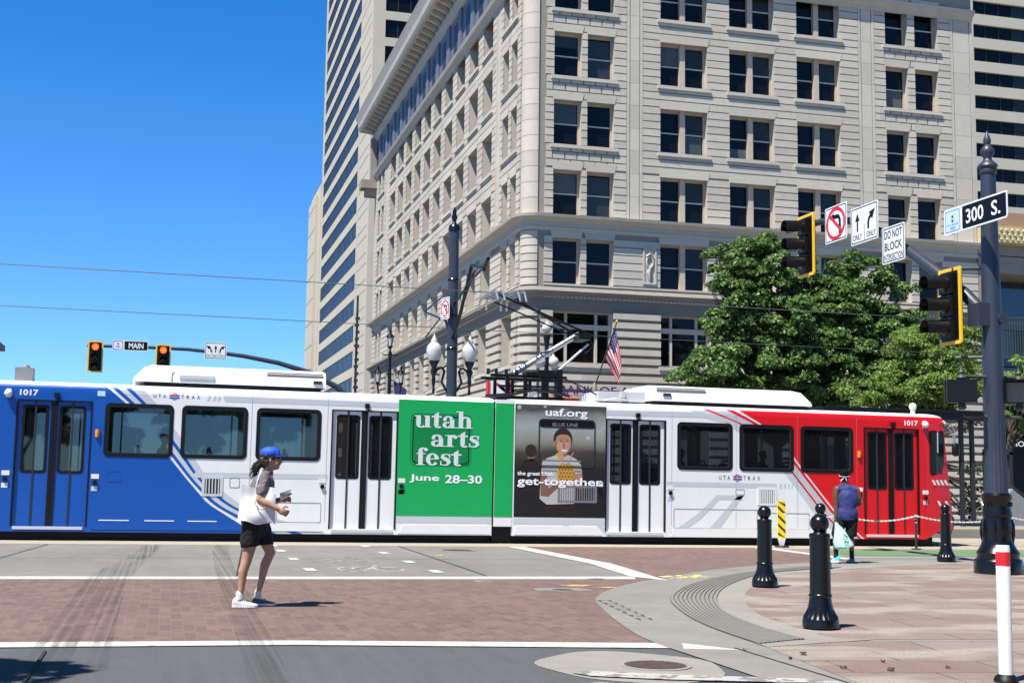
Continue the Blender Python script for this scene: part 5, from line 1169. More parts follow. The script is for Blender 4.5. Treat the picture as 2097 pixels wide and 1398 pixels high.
ped_signal('pedestrian signal with pale unlit countdown face on the signal pole', (PX+.50, PY-.02, 3.07), R(-28), True)
# ---------------------------------------------------------------- far signals over the street at left
FY = 48.0
am = thing('signal_mast', 'curved dark mast arm carrying red lights and signs above the blue tram', 'signal mast', (7.2, FY+.3, G(7)))
mb = MB(); mb.tube([(p[0]-7.2, 0, p[1]) for p in ((-2.9, 6.06), (-1, 6.08), (.6, 6.06), (1.6, 5.99), (2.62, 5.89), (3.9, 5.68), (5.14, 5.34), (6.1, 4.85), (6.8, 4.2), (7.2, 3.2), (7.2, 0))], [.055, .06, .065, .07, .08, .09, .10, .11, .12, .13, .15], 12); mb.build('mast_arm', 'blue grey paint', am, smooth=40)
mb = MB(); mb.lathe([(.34, 0), (.34, .2), (.2, .4), (.19, .9)], n=20); mb.build('base', 'iron', am, smooth=40)
signal_head('lit red traffic signal, whole in view at the free end of the mast arm', (-2.59, FY, 5.60), 0, True, .86, grp='far red signals')
signal_head('lit red traffic signal between MAIN sign and lane sign, bottom hidden by tram roof', (-.25, FY, 5.57), 0, True, .86, grp='far red signals')
ms = plate('street_name_sign', 'small black street sign reading MAIN on the far mast arm between the red lights', (-1.41, FY+.1, 6.05), 0, 1.24, .36, rim=None, r=.03)
mb = MB(); mb.face([(x, -.0055, z) for x, z in rrect(-.20, .60, -.155, .155, .02)]); mb.build('name_panel', 'sign black', ms)
mb = MB(); put_text(mb, 'MAIN', -.05, .46, -.10, .10, -.008, bold=.02); mb.build('lettering', 'letter white', ms)
mb = MB(); ring(mb, rrect(-.60, -.25, -.155, .155, .03), rrect(-.58, -.27, -.135, .135, .03), -.007, -.0045, 1)
for a in range(0, 360, 60): c, s = math.cos(R(a)), math.sin(R(a)); mb.face([(-.425+.02*s, -.007, .05-.02*c), (-.425-.02*s, -.007, .05+.02*c), (-.425+.06*c, -.007, .05+.06*s)], 0)
mb.face([(-.52, -.007, -.03), (-.33, -.007, -.03), (-.36, -.007, -.06), (-.49, -.007, -.06)], 1); mb.build('emblem', ['olympic gold', 'olympic blue'], ms)
l3 = plate('lane_control_sign', 'white sign of three lane arrows marked ONLY on the far mast arm', (1.60, FY+.1, 5.98), 0, .78, .62, r=.04)
mb = MB(); arrow_bend(mb, -.22, -.06, .16, .16, -.006, -1); arrow_up(mb, 0, -.06, .2, .12, -.006); arrow_bend(mb, .22, -.06, .16, .16, -.006, 1)
for x in (-.12, .12): mb.box(x-.006, x+.006, -.0065, -.006, -.27, .02)
for x in (-.24, 0, .24): put_text(mb, 'ONLY', x-.09, x+.09, -.24, -.13, -.006)
mb.build('lettering', 'sign black', l3)
# ---------------------------------------------------------------- lamp and wire poles
LX, LY = 7.46, 34.3
lp = thing('lamp_pole', 'tall fluted dark pole with two acorn globes and wire brackets behind the green advert', 'lamp pole', (LX, LY, G(LX)))
mb = MB(); mb.lathe([(.30, 0), (.30, .3), (.17, .8), (.15, 1.2), (.145, 4), (.135, 8.3)], n=36, flute=.13, fz=(1.3, 8.2)); mb.build('shaft', 'blue grey paint', lp, smooth=30)
mb = MB(); mb.lathe([(.16, 8.3), (.165, 8.36), (.14, 8.46), (.07, 8.5), (.045, 8.56), (.09, 8.68), (.05, 8.78), (.06, 8.84), (.01, 8.98)], n=18)
mb.build('finial', 'iron', lp, smooth=50)
for z in (6.9, 5.9, 5.0): mb = MB(); mb.lathe([(.15, z), (.165, z+.03), (.15, z+.06)], n=18); mb.build('collar', 'iron', lp, smooth=50)
for s in (-1, 1):
    mb = MB(); mb.tube([(s*.13, 0, 3.85), (s*.28, 0, 4.1), (s*.20, 0, 4.4), (s*.30, 0, 4.5), (s*.42, 0, 4.42), (s*.5, 0, 4.5)], .035, 8); mb.tube([(s*.15, 0, 4.55), (s*.24, 0, 4.5), (s*.22, 0, 4.36)], .025, 6)
    mb.lathe([(.01, 3.75), (.04, 3.82), (.03, 3.95), (.06, 4.1), (.05, 4.25), (.10, 4.38), (.06, 4.48), (.13, 4.62), (.14, 4.68)], (s*.5, 0, 0), 14); a_ = mb.build('lamp_arm', 'iron', lp, smooth=50)
    mb = MB(); mb.lathe([(.13, 4.66), (.19, 4.80), (.215, 4.95), (.20, 5.06), (.14, 5.14), (.09, 5.18), (.10, 5.22), (.05, 5.30), (.02, 5.38), (.004, 5.42)], (s*.5, 0, 0), 20); mb.build('globe', 'globe glass', a_, smooth=60)
q = at(990, 540, 30.5); z1 = q.z-G(LX)
mb = MB(); mb.tube([(0, -.1, z1-.55), (0, -2.0, z1-.2), (.0, -3.8, z1)], .035, 8); mb.tube([(0, -.1, 5.3), (.0, -1.0, 5.9), (.0, -2.2, 7.0), (0, -3.6, z1-.1)], .05, 8); mb.tube([(0, -.8, 5.85), (0, -2.4, 6.75), (0, -3.0, 6.8)], .028, 6); mb.tube([(0, -3.6, z1-.05), (0, -4.0, z1+.1)], .05, 8)
mb.build('wire_bracket', 'iron', lp, smooth=50)
q = at(868, 636, 38.2); z2 = q.z-G(LX)
mb = MB(); mb.tube([(0, .1, 6.7), (0, 4.0, z2)], .03, 8); mb.tube([(0, .1, 5.2), (0, .9, 5.9), (0, 2.6, 6.25), (0, 3.9, z2-.05)], .035, 8); mb.tube([(0, 1.8, 6.05), (0, 3.8, 5.75)], .025, 6); mb.build('wire_bracket', 'iron', lp, smooth=50)
nl2 = plate('turn_ban_sign', 'small white no left turn sign on the dark lamp pole', (LX-.22, LY-.02, 6.08), R(-72), .46, .60)
mb = MB(); band(mb, [(.08, -.15), (.08, .06), (-.08, .08)], .06, -.006); mb.build('arrow', 'sign black', nl2); mb = MB(); band(mb, arc(0, 0, .18, .21, 0, 360, 28), .045, -.0075); band(mb, [(-.12, .14), (.12, -.14)], .045, -.008); mb.build('prohibition_ring', 'sign red', nl2)
def lantern(mb, g, c, s=1.0):
    mb.lathe([(.03*s, -.35*s), (.05*s, -.2*s), (.11*s, -.12*s), (.12*s, -.06*s)], c, 8); mb.lathe([(.19*s, .34*s), (.20*s, .38*s), (.10*s, .52*s), (.05*s, .56*s), (.06*s, .62*s), (.01*s, .74*s)], c, 10); g.lathe([(.10*s, -.06*s), (.17*s, .34*s)], c, 8)
    for k in range(4):
        a = k*math.pi/2+.6; mb.bar((c[0]+.11*s*math.cos(a), c[1]+.11*s*math.sin(a), c[2]-.06*s), (c[0]+.18*s*math.cos(a), c[1]+.18*s*math.sin(a), c[2]+.35*s), .025*s)
sx = at(797, 800, 60); l3p = thing('street_lamp', 'black three lantern street lamp beside the side wall of the stone building', 'street lamp', (sx.x, 60, G(sx.x)))
top = at(797, 690, 60).z
mb = MB(); mb.lathe([(.25, 0), (.25, .4), (.11, .9), (.085, top-.9), (.1, top-.75), (.07, top-.6)], n=14); mb.tube([(-.55, 0, 5.75), (-.5, 0, 5.45), (-.2, 0, 5.3), (.2, 0, 5.3), (.5, 0, 5.45), (.55, 0, 5.75)], .045, 8); mb.tube([(-.38, 0, top-.78), (.38, 0, top-.78)], .03, 6); mb.build('post', 'iron', l3p, smooth=40)
for c in ((0, 0, top-.3), (-.55, 0, 6.05), (.55, 0, 6.05)):
    mb, g = MB(), MB(); lantern(mb, g, c); o = mb.build('lantern', 'iron', l3p, smooth=40); g.build('lantern_glass', 'globe glass', o)
gx_ = at(1120, 667, 50); gl = thing('street_lamp', 'three globe street lamp in front of the stone building corner', 'street lamp', (gx_.x, 50, G(gx_.x)))
mb = MB(); mb.lathe([(.28, 0), (.28, .4), (.12, .9), (.09, gx_.z-.8), (.12, gx_.z-.5), (.16, gx_.z-.3)], n=14); mb.tube([(-.3, 0, 5.9), (-.25, 0, 5.6), (.25, 0, 5.6), (.3, 0, 5.9)], .05, 8); mb.build('post', 'iron', gl, smooth=40)
for c, r in (((0, 0, gx_.z), .21), ((-.28, 0, 6.3), .24), ((.30, .05, 6.32), .24)):
    mb = MB(); mb.sphere(c, r, 10); mb.lathe([(.1, r*.8), (.05, r*1.2), (.004, r*1.5)], c, 10); mb.build('globe', 'globe glass', gl, smooth=60)
tp = at(733, 603, 70); th = thing('thin_pole', 'thin dark knobbly pole in front of the tall tower', 'pole', (tp.x, 70, G(tp.x)))
mb = MB(); mb.tube([(0, 0, 0), (.02, 0, 4), (-.02, 0, 7), (0, 0, tp.z)], [.09, .08, .07, .06], 8); mb.build('shaft', 'dark grey', th)
mb = MB()
for i in range(14): mb.box(-.13+.03*(i % 3), .10+.03*(i % 2), -.1, .1, 5.2+i*.38, 5.34+i*.38)
mb.build('clamp', 'dark grey', th)
# ---------------------------------------------------------------- flag on the stone building
fa = at(1218, 787, 57.6); ft = at(1263, 660, 55.9)
fl_ = thing('flag', 'stars and stripes flag hanging from a slanted pole on the stone building', 'flag', fa)
tip = ft-fa
mb = MB(); mb.tube([(0, 0, -.1), tip], [.035, .028], 8); mb.sphere(tip+Vector((0, 0, .05)), .06, 6, 1); mb.build('flagpole', ['bark', 'yellow paint'], fl_, smooth=40)
mb = MB(); mb.lathe([(.08, -.4), (.14, -.25), (.08, 0), (.05, .1)], n=10); mb.build('flag_bracket', 'limestone dark', fl_, smooth=40)
mb = MB(); ns, ntt = 26, 40
def fpos(s, t_):
    h = tip*(.93-.50*s); fold = .13*math.sin(s*15+t_*2.2)*min(1, t_*2)
    return h+Vector((.10*t_+s*.42*t_+fold*.35+.20*math.sin(1.2*t_), -.10*t_+fold*1.1, -1.65*t_*(1-.25*s)))
stars = [((i+.5)/7*.46+ .0, (j+.5)/6*.38) for i in range(7) for j in range(6)]
for i in range(ns):
    for j in range(ntt):
        s, t_ = i/ns, j/ntt; mi = int(s*13) % 2
        if s < .53 and t_ < .40: mi = 2 if ((i % 3 != 1) or (j % 3 != 1)) else 1
        mb.face([fpos(s, t_), fpos(s+1/ns, t_), fpos(s+1/ns, t_+1/ntt), fpos(s, t_+1/ntt)], mi)
mb.build('cloth', ['red flag', 'white flag', 'blue flag'], fl_, smooth=80, weld=True)
bf = at(822, 800, 62); bfl = thing('flag', 'small dark blue flag on a slanted pole beside the three lantern lamp', 'flag', bf)
mb = MB(); mb.tube([(1.1, .6, -.5), (-.45, -.1, .55)], .03, 6); mb.build('flagpole', 'pale grey', bfl)
mb = MB(); mb.prism([(-.4, .5), (.25, .08), (.2, -.6), (-.1, -.5), (-.35, -.1)], -.02, .05); mb.build('cloth', 'blue flag', bfl)
# ---------------------------------------------------------------- stop shelter, kiosk, bin on the far platform
sh = thing('tram_shelter', 'dark flat roofed tram stop shelter behind the red tram nose', 'shelter', (22.8, 37.5, .12))
mb = MB(); mb.box(-2.9, 3.1, -1.0, 1.6, 3.42, 3.66); mb.box(-2.95, 3.15, -1.05, 1.65, 3.66, 3.74); mb.build('roof', 'black plastic', sh)
mb = MB()
for x in (-2.6, 0, 2.35, 2.75): mb.box(x-.06, x+.06, -.6, -.48, 0, 3.42)
for z in (.6, 1.5, 2.5): mb.box(2.35, 2.75, -.56, -.5, z, z+.05)
mb.build('frame', 'dark grey', sh)
mb = MB(); mb.box(-2.5, 2.3, 1.2, 1.24, .3, 2.6); mb.build('glass_screen', 'tram glass', sh)
kp = at(2045, 1050, 39); ki = thing('kiosk', 'tall dark framed kiosk with white panel behind the signal pole', 'kiosk', (kp.x, 39, .12))
mb = MB(); mb.box(-.45, -.33, -.2, .2, 0, 2.5); mb.box(.36, .48, -.2, .2, 0, 2.5); mb.box(-.45, .48, -.2, .2, 2.4, 2.6); mb.box(-.45, .48, -.15, .15, 0, .5); mb.build('frame', 'dark grey', ki)
mb = MB(); mb.box(-.33, .36, -.06, .06, 1.0, 2.3); mb.build('panel', 'sign white', ki)
bp = at(2078, 1060, 38); bi = thing('litter_bin', 'slanted dark grey metal bin on the far platform beside the signal pole', 'bin', (bp.x, 38, .12))
mb = MB(); mb.prism([(-.35, 0), (.45, 0), (.35, .8), (-.25, 1.25), (-.38, 1.1)], -.3, .3); mb.build('body', 'mid grey', bi); mb = MB(); mb.prism([(-.28, 1.28), (.4, .82), (.45, .86), (-.25, 1.33)], -.33, .33); mb.build('lid', 'dark grey', bi)
fe = thing('iron_fence', 'low black iron fence before the dark shopfront', 'fence', (42.5, 56.5, -.1))
mb = MB()
for i in range(60): mb.box(i*.14-.012, i*.14+.012, -.012, .012, .2, 1.5)
mb.box(-.1, 8.4, -.02, .02, 1.35, 1.4); mb.box(-.1, 8.4, -.02, .02, .3, .35); mb.build('railing', 'black plastic', fe)
# ---------------------------------------------------------------- foliage
def leaf_mat(name, c0, c1, tr=.35):
    m, t, b = new_mat(name)
    r = N(t, 'ShaderNodeNewGeometry').outputs['Random Per Island']
    col = ramp(t, r, [(0, c0), (.55, tuple((a+b_)/2 for a, b_ in zip(c0, c1))), (1, c1)])
    t.links.new(col, b.inputs['Base Color']); b.inputs['Roughness'].default_value = .5; b.inputs['Specular IOR Level'].default_value = .4
    tl = N(t, 'ShaderNodeBsdfTranslucent'); t.links.new(scale_col(t, col, math_node(t, 'ADD', 1.6, 0)), tl.inputs[0]); mx = N(t, 'ShaderNodeMixShader'); mx.inputs[0].default_value = tr
    t.links.new(b.outputs[0], mx.inputs[1]); t.links.new(tl.outputs[0], mx.inputs[2]); t.links.new(mx.outputs[0], t.nodes['Material Output'].inputs[0])
leaf_mat('maple leaf', (.036, .084, .020), (.145, .24, .056), .28); leaf_mat('locust leaf', (.085, .155, .03), (.22, .32, .07), .4); leaf_mat('dark leaf', (.018, .035, .014), (.04, .07, .02), .2)
def leaves(name, clumps, size, m, parent, seed, per=90, droop=.25):
    g = np.random.default_rng(seed); V = []; nL = 0
    for c, r in clumps:
        n = int(per*(r/.5)**2); d = g.normal(size=(n, 3)); d /= np.linalg.norm(d, axis=1)[:, None]; d[:, 2] = np.abs(d[:, 2])*1.0-.30
        rad = r*(.45+.6*g.random(n)**.6); p = np.array(c)+d*rad[:, None]*np.array([1, 1, .85])
        nrm = d*.75+np.array([0, 0, .42])+g.normal(size=(n, 3))*.48; nrm /= np.linalg.norm(nrm, axis=1)[:, None]
        ax = np.cross(nrm, g.normal(size=(n, 3))); ax /= np.linalg.norm(ax, axis=1)[:, None]; bx = np.cross(nrm, ax); s = size*(.65+.7*g.random(n))[:, None]
        fold = nrm*s*.18
        for q in (p-ax*s*.55, p+bx*s*.42+ax*s*.05+fold, p+ax*s*.62-np.array([0, 0, 1])*s*droop, p-bx*s*.42+ax*s*.05+fold): V.append(q)
        nL += n
    out = []; k = 0
    for i in range(0, len(V), 4): out.append(np.stack(V[i:i+4], 1).reshape(-1, 3))
    A = np.concatenate(out); N4 = len(A)//4
    me = bpy.data.meshes.new(name); me.vertices.add(len(A)); me.vertices.foreach_set('co', A.ravel())
    idx = np.arange(len(A)).reshape(-1, 4); tri = np.concatenate([idx[:, [0, 1, 2]], idx[:, [0, 2, 3]]], 1).reshape(-1)
    me.loops.add(len(tri)); me.loops.foreach_set('vertex_index', tri.astype(np.int32)); me.polygons.add(N4*2); me.polygons.foreach_set('loop_start', np.arange(0, len(tri), 3, dtype=np.int32))
    me.update(); me.validate(); me.materials.append(MATS[m]); o = bpy.data.objects.new(name, me); COL.objects.link(o); o.parent = parent; return o
def crown(lobes, seed, clump=.55, dens=1.0):
    g = random.Random(seed); C = []
    for (cx, cy, cz, rx, ry, rz) in lobes:
        n = int(dens*2.4*(rx*ry+rx*rz+ry*rz)/(clump*clump)/3)
        for _ in range(n):
            a, u = g.uniform(0, 2*math.pi), g.uniform(-.95, 1); w = math.sqrt(max(0, 1-u*u)); k = g.uniform(.35, 1.1)**.6
            C.append(((cx+rx*w*math.cos(a)*k, cy+ry*w*math.sin(a)*k, cz+rz*u*k), clump*g.uniform(.6, 1.25)))
    return C
def tree(label, base, lobes, clump, leaf, m, seed, trunk_r, fork, per=90, dens=1.0, name='street_tree'):
    t_ = thing(name, label, 'tree', (base[0], base[1], G(base[0])))
    L = [(a-base[0], b-base[1], c, d, e, f) for a, b, c, d, e, f in lobes]
    leaves('crown', crown(L, seed, clump, dens), leaf, m, t_, seed, per)
    mb = MB(); mb.tube([(0, 0, -.1), (.05, 0, fork*.5), (0, .02, fork)], [trunk_r*1.3, trunk_r, trunk_r*.85], 10); g = random.Random(seed)
    for a, b, c, d, e, f in L:
        mid = (a*.45+g.uniform(-.2, .2), b*.45, fork+(c-fork)*.4); mb.tube([(0, 0, fork-.15), mid, (a, b, c)], [trunk_r*.7, trunk_r*.42, trunk_r*.12], 7)
        for _ in range(5):
            e_ = (a+g.uniform(-.8, .8)*d, b+g.uniform(-.8, .8)*e, c+g.uniform(-.3, .85)*f); mb.tube([mid, ((mid[0]+e_[0])/2+g.uniform(-.2, .2), (mid[1]+e_[1])/2, (mid[2]+e_[2])/2+.1), e_], [trunk_r*.3, trunk_r*.16, .012], 5)
    mb.build('trunk', 'bark', t_, smooth=60); return t_
def lobe(px_, py_, Y, rpx, ry=None, rz=None):
    p = at(px_, py_, Y); k = Y*1.07/F; return (p.x, Y, p.z, rpx*k, (ry or rpx)*k, (rz or rpx)*k)
TYM = 47.0
tree('large dark green maple in front of the stone building', (23.6, TYM, 0), [lobe(1545, 560, TYM, 75, 80, 85), lobe(1500, 640, TYM-.5, 52, 70, 60), lobe(1590, 640, TYM-.8, 85, 90, 70), lobe(1690, 640, TYM, 75, 90, 80), lobe(1750, 590, TYM+.3, 70, 80, 70), lobe(1660, 590, TYM+.5, 55, 60, 55), lobe(1810, 620, TYM, 42, 60, 55),
     lobe(1445, 752, TYM-1.2, 52, 70, 50), lobe(1530, 740, TYM-1, 70, 80, 65), lobe(1630, 745, TYM-1.4, 80, 80, 60), lobe(1730, 735, TYM-1, 85, 90, 75), lobe(1810, 730, TYM-.5, 70, 80, 70), lobe(1480, 690, TYM-.6, 40, 60, 40), lobe(1560, 690, TYM, 70, 80, 60), lobe(1680, 690, TYM-.3, 80, 90, 60), lobe(1600, 800, TYM-.8, 80, 80, 38), lobe(1720, 800, TYM-.8, 90, 80, 38), lobe(1575, 505, TYM, 42, 50, 42), lobe(1440, 800, TYM-1.2, 42, 60, 30), lobe(1510, 800, TYM-1, 50, 60, 34), lobe(1850, 590, TYM, 20, 30, 14), lobe(1470, 520, TYM, 22, 30, 28), lobe(1395, 765, TYM-1.2, 18, 30, 22), lobe(1560, 600, TYM-.8, 100, 60, 90), lobe(1640, 690, TYM-1, 130, 60, 110), lobe(1770, 660, TYM-.6, 90, 60, 90), lobe(1510, 560, TYM-.3, 48, 50, 55), lobe(1720, 540, TYM, 40, 40, 36), lobe(1840, 680, TYM-.3, 50, 50, 60), lobe(1640, 560, TYM, 50, 50, 45), lobe(1690, 600, TYM-.4, 70, 50, 50), lobe(1800, 560, TYM, 30, 40, 30), lobe(1480, 600, TYM, 40, 40, 50)], .46, .135, 'maple leaf', 3, .19, 3.2, per=200, dens=1.3)
tree('paler yellow-green locust tree between the large maple and the signal pole', (27.4, 42, 0), [lobe(1860, 720, 42, 55, 70, 60), lobe(1920, 700, 42, 60, 70, 55), lobe(1900, 780, 41.5, 70, 70, 45), lobe(1970, 760, 42, 50, 60, 55), lobe(1830, 790, 42, 55, 60, 40), lobe(1780, 800, 42.5, 45, 60, 30), lobe(1950, 680, 42.4, 40, 50, 40), lobe(1860, 780, 42, 60, 60, 50), lobe(1930, 760, 41.6, 80, 60, 60), lobe(1980, 700, 42.4, 34, 40, 50), lobe(1900, 830, 42, 80, 60, 26)], .40, .095, 'locust leaf', 5, .12, 3.0, per=230, dens=1.7)
tree('green tree crown behind the pedestrian signal with the countdown face', (32.0, 44, 0), [lobe(2085, 790, 44, 55, 60, 55), lobe(2130, 760, 44, 60, 70, 60), lobe(2060, 840, 44, 28, 40, 25), lobe(2120, 850, 44, 45, 50, 35)], .42, .13, 'locust leaf', 8, .13, 3.0, per=150)
tree('dark leaning tree trunk beside the shelter with low shrub leaves', (24.9, 40.6, .12), [lobe(1985, 860, 40.6, 26, 40, 14), lobe(1992, 960, 40.2, 24, 26, 34), lobe(2000, 1010, 40.2, 22, 26, 30), lobe(1980, 1045, 40.2, 28, 26, 24)], .25, .10, 'dark leaf', 21, .16, 2.6, per=140)
tree('street tree out of frame that shades the near asphalt corner', (-6.6, 6.4, 0), [(-5.6, 7.1, 6.4, 2.1, 1.9, 1.6), (-7.1, 5.8, 6.0, 1.9, 1.8, 1.5), (-4.9, 7.9, 5.4, 1.3, 1.3, 1.0)], .6, .26, 'maple leaf', 31, .16, 3.2, per=90)
for i, (x, y, s) in enumerate(((-4.5, -24, 1.0), (-9, -30, 1.2), (6.5, -34, 1.3), (2.2, -60, 1.2))):
    tree(('street tree behind the viewer reflected beside the door in the first tram window', 'street tree behind the viewer reflected in the blue tram doors', 'street tree behind the viewer reflected in the third tram window', 'far street tree behind the viewer down the street')[i], (x, y, 0), [(x, y, 5.2*s, 2.4*s, 2.4*s, 2.2*s), (x+1, y, 4.2*s, 1.8*s, 1.8*s, 1.4*s)], .8, .4, 'maple leaf', 40+i, .2, 2.6, per=60)
bk = thing('brick_building', 'brick building on the near side of the street seen only in window reflections', 'building', (10, -16, 0))
mat('reflected brick', (.16, .085, .06), .9, var=(2, .1))
mb = MB(); panel_holes(mb, 0, 40, -.3, 14, [(1.2+3.4*k, 3.2+3.4*k, z, z+2) for k in range(11) for z in (1, 4.6, 8.2, 11)], lambda u, d, z: (u, -d, z), .3); mb.face([(0, 0, -.3), (0, -12, -.3), (0, -12, 14), (0, 0, 14)]); mb.face([(0, 0, 14), (40, 0, 14), (40, -12, 14), (0, -12, 14)]); mb.build('wall', 'reflected brick', bk)
mb = MB(); mb.box(.5, 39.5, -.6, -.32, .8, 13.4); mb.build('window_glass', 'office pane', bk)
# ---------------------------------------------------------------- people
def caps(mb, a, b, r0, r1, n=14):
    a, b = Vector(a), Vector(b); d = b-a; L = d.length; d = d/L if L > 1e-6 else Vector((0, 0, 1)); u = d.orthogonal().normalized(); w = d.cross(u); V = []; ringsn = []
    for k in range(5): t_ = R(-90+18*k*1.0+2); ringsn.append((a+d*r0*math.sin(t_), r0*math.cos(t_)))
    ringsn += [(a, r0), (b, r1)]
    for k in range(1, 6): t_ = R(18*k-2); ringsn.append((b+d*r1*math.sin(t_), r1*math.cos(t_)))
    for c, r in ringsn: V += [c+(u*math.cos(2*math.pi*j/n)+w*math.sin(2*math.pi*j/n))*max(r, .001) for j in range(n)]
    k = len(ringsn); Fs = [(i*n+j, i*n+(j+1) % n, (i+1)*n+(j+1) % n, (i+1)*n+j) for i in range(k-1) for j in range(n)]+[tuple(range(n-1, -1, -1)), tuple(range((k-1)*n, k*n))]
    mb.raw(V, Fs)
def chain_caps(mb, pts, rs):
    for (a, b), (r0, r1) in zip(zip(pts, pts[1:]), zip(rs, rs[1:])): caps(mb, a, b, r0, r1)
def ellip(mb, c, r, rot=None):
    n, k = 20, 12; V = []; Mx = Matrix.Identity(3) if rot is None else rot
    for i in range(k+1):
        th_ = math.pi*i/k
        for j in range(n): V.append(Vector(c)+Mx @ Vector((r[0]*max(math.sin(th_), .01)*math.cos(2*math.pi*j/n), r[1]*max(math.sin(th_), .01)*math.sin(2*math.pi*j/n), -r[2]*math.cos(th_))))
    mb.raw(V, [(i*n+j, i*n+(j+1) % n, (i+1)*n+(j+1) % n, (i+1)*n+j) for i in range(k) for j in range(n)]+[tuple(range(n-1, -1, -1)), tuple(range(k*n, (k+1)*n))])
def fuse(name, mb, m, parent, vox=.009, it=4, cuts=(), disp=0, fine=.07):          # one continuous skin from overlapping volumes
    me = bpy.data.meshes.new('f'); me.from_pydata([tuple(v) for v in mb.v], [], mb.f); ob = bpy.data.objects.new('f', me); COL.objects.link(ob)
    r_ = ob.modifiers.new('r', 'REMESH'); r_.mode = 'VOXEL'; r_.voxel_size = vox
    s_ = ob.modifiers.new('s', 'SMOOTH'); s_.factor = .5; s_.iterations = it
    if disp:
        tx = bpy.data.textures.new('folds', 'CLOUDS'); tx.noise_scale = fine; d_ = ob.modifiers.new('d', 'DISPLACE'); d_.texture = tx; d_.strength = disp; d_.mid_level = .5
    dg = bpy.context.evaluated_depsgraph_get(); dg.update(); out = bpy.data.meshes.new_from_object(ob.evaluated_get(dg)); bpy.data.objects.remove(ob)
    if cuts:
        bm = bmesh.new(); bm.from_mesh(out)
        for co, no in cuts: bmesh.ops.bisect_plane(bm, geom=bm.verts[:]+bm.edges[:]+bm.faces[:], plane_co=co, plane_no=no, clear_outer=True)
        bm.to_mesh(out); bm.free()
    out.name = name; out.materials.clear(); out.materials.append(MATS[m]); out.polygons.foreach_set('use_smooth', [True]*len(out.polygons)); out.update()
    o = bpy.data.objects.new(name, out); COL.objects.link(o); o.parent = parent; return o
def skin_mat(name, c): mat(name, c, .5, var=(14, .06), big=(2.5, .05), spec=.4)
skin_mat('tan skin', (.42, .235, .15)); skin_mat('brown skin', (.115, .052, .028)); mat('dark hair', (.022, .011, .009), .45, var=(30, .25)); mat('black hair', (.004, .004, .004), .95, var=(30, .2), spec=.15, bmp=(60, .6))
mat('grey tee', (.15, .135, .135), .9, var=(9, .08), bmp=(12, .2)); mat('black shorts', (.003, .003, .0035), .85, var=(9, .2)); mat('cap blue', (.012, .075, .52), .7, var=(12, .08)); mat('bag white', (.72, .72, .75), .6, var=(5, .03))
mat('shoe grey', (.55, .54, .53), .6, var=(14, .15)); mat('shoe dark', (.09, .085, .09), .6, var=(14, .2)); mat('sole', (.68, .67, .65), .6, var=(8, .08)); mat('navy vest', (.022, .032, .15), .8, var=(7, .1)); mat('plastic mint', (.40, .66, .60), .35, var=(5, .06)); mat('plastic print', (.03, .13, .08), .5, var=None)
mat('shoe cyan', (.05, .45, .66), .5, var=(12, .1)); mat('shoe teal', (.04, .11, .17), .6, var=(12, .1)); mat('black sock', (.005, .005, .005), .9, var=(12, .2)); mat('grey print', (.30, .30, .34), .8, var=(20, .3)); mat('tan strap', (.45, .27, .10), .6, var=None); mat('lip', (.25, .08, .07), .5, var=None); mat('eye', (.01, .009, .008), .2, var=None)
def hand(mb, w, d, side, curl=.6, palm=1, s=1.0):                          # w wrist, d pointing direction, side: thumb direction
    w, d, side = Vector(w), Vector(d).normalized(), Vector(side).normalized(); side = (side-d*side.dot(d)).normalized(); nrm = d.cross(side).normalized()*palm; k = s
    ellip(mb, w+d*.045*k, (.040*k, .022*k, .052*k), Matrix((side, nrm, d)).transposed())
    for i, (o, L) in enumerate(((.030, .068), (.010, .076), (-.010, .070), (-.029, .055))):
        b0_ = w+d*.085*k+side*o*k; d1 = (d*math.cos(curl*.7)+nrm*math.sin(curl*.7)); d2 = (d*math.cos(curl*1.7)+nrm*math.sin(curl*1.7)); p1 = b0_+d1*L*.55*k; chain_caps(mb, [b0_, p1, p1+d2*L*.45*k], [.0095*k, .009*k, .0075*k])
    t0 = w+d*.03*k+side*.035*k; t1 = t0+(d*.6+side*.7)*.035*k; chain_caps(mb, [t0, t1, t1+(d*.9+nrm*.4)*.03*k], [.012*k, .0105*k, .009*k])
def head(mb, c, f, s=1.0):                                                   # f: direction faced (horizontal)
    c, f = Vector(c), Vector(f).normalized(); u = Vector((0, 0, 1)); l = u.cross(f); M3 = Matrix((f, l, u)).transposed()
    P = lambda a, b, z: c+f*a*s+l*b*s+u*z*s
    ellip(mb, P(-.008, 0, .025), (.098*s, .076*s, .098*s), M3); ellip(mb, P(.028, 0, -.045), (.066*s, .058*s, .075*s), M3); ellip(mb, P(.066, 0, -.085), (.028*s, .030*s, .026*s), M3)
    chain_caps(mb, [P(.092, 0, .015), P(.112, 0, -.022)], [.010*s, .016*s]); ellip(mb, P(.092, 0, -.052), (.013*s, .026*s, .012*s), M3); ellip(mb, P(.084, 0, .032), (.018*s, .055*s, .012*s), M3)
    for q in (-1, 1): ellip(mb, P(-.005, q*.078, -.012), (.018*s, .010*s, .032*s), M3); ellip(mb, P(.062, q*.036, -.035), (.028*s, .022*s, .026*s), M3)
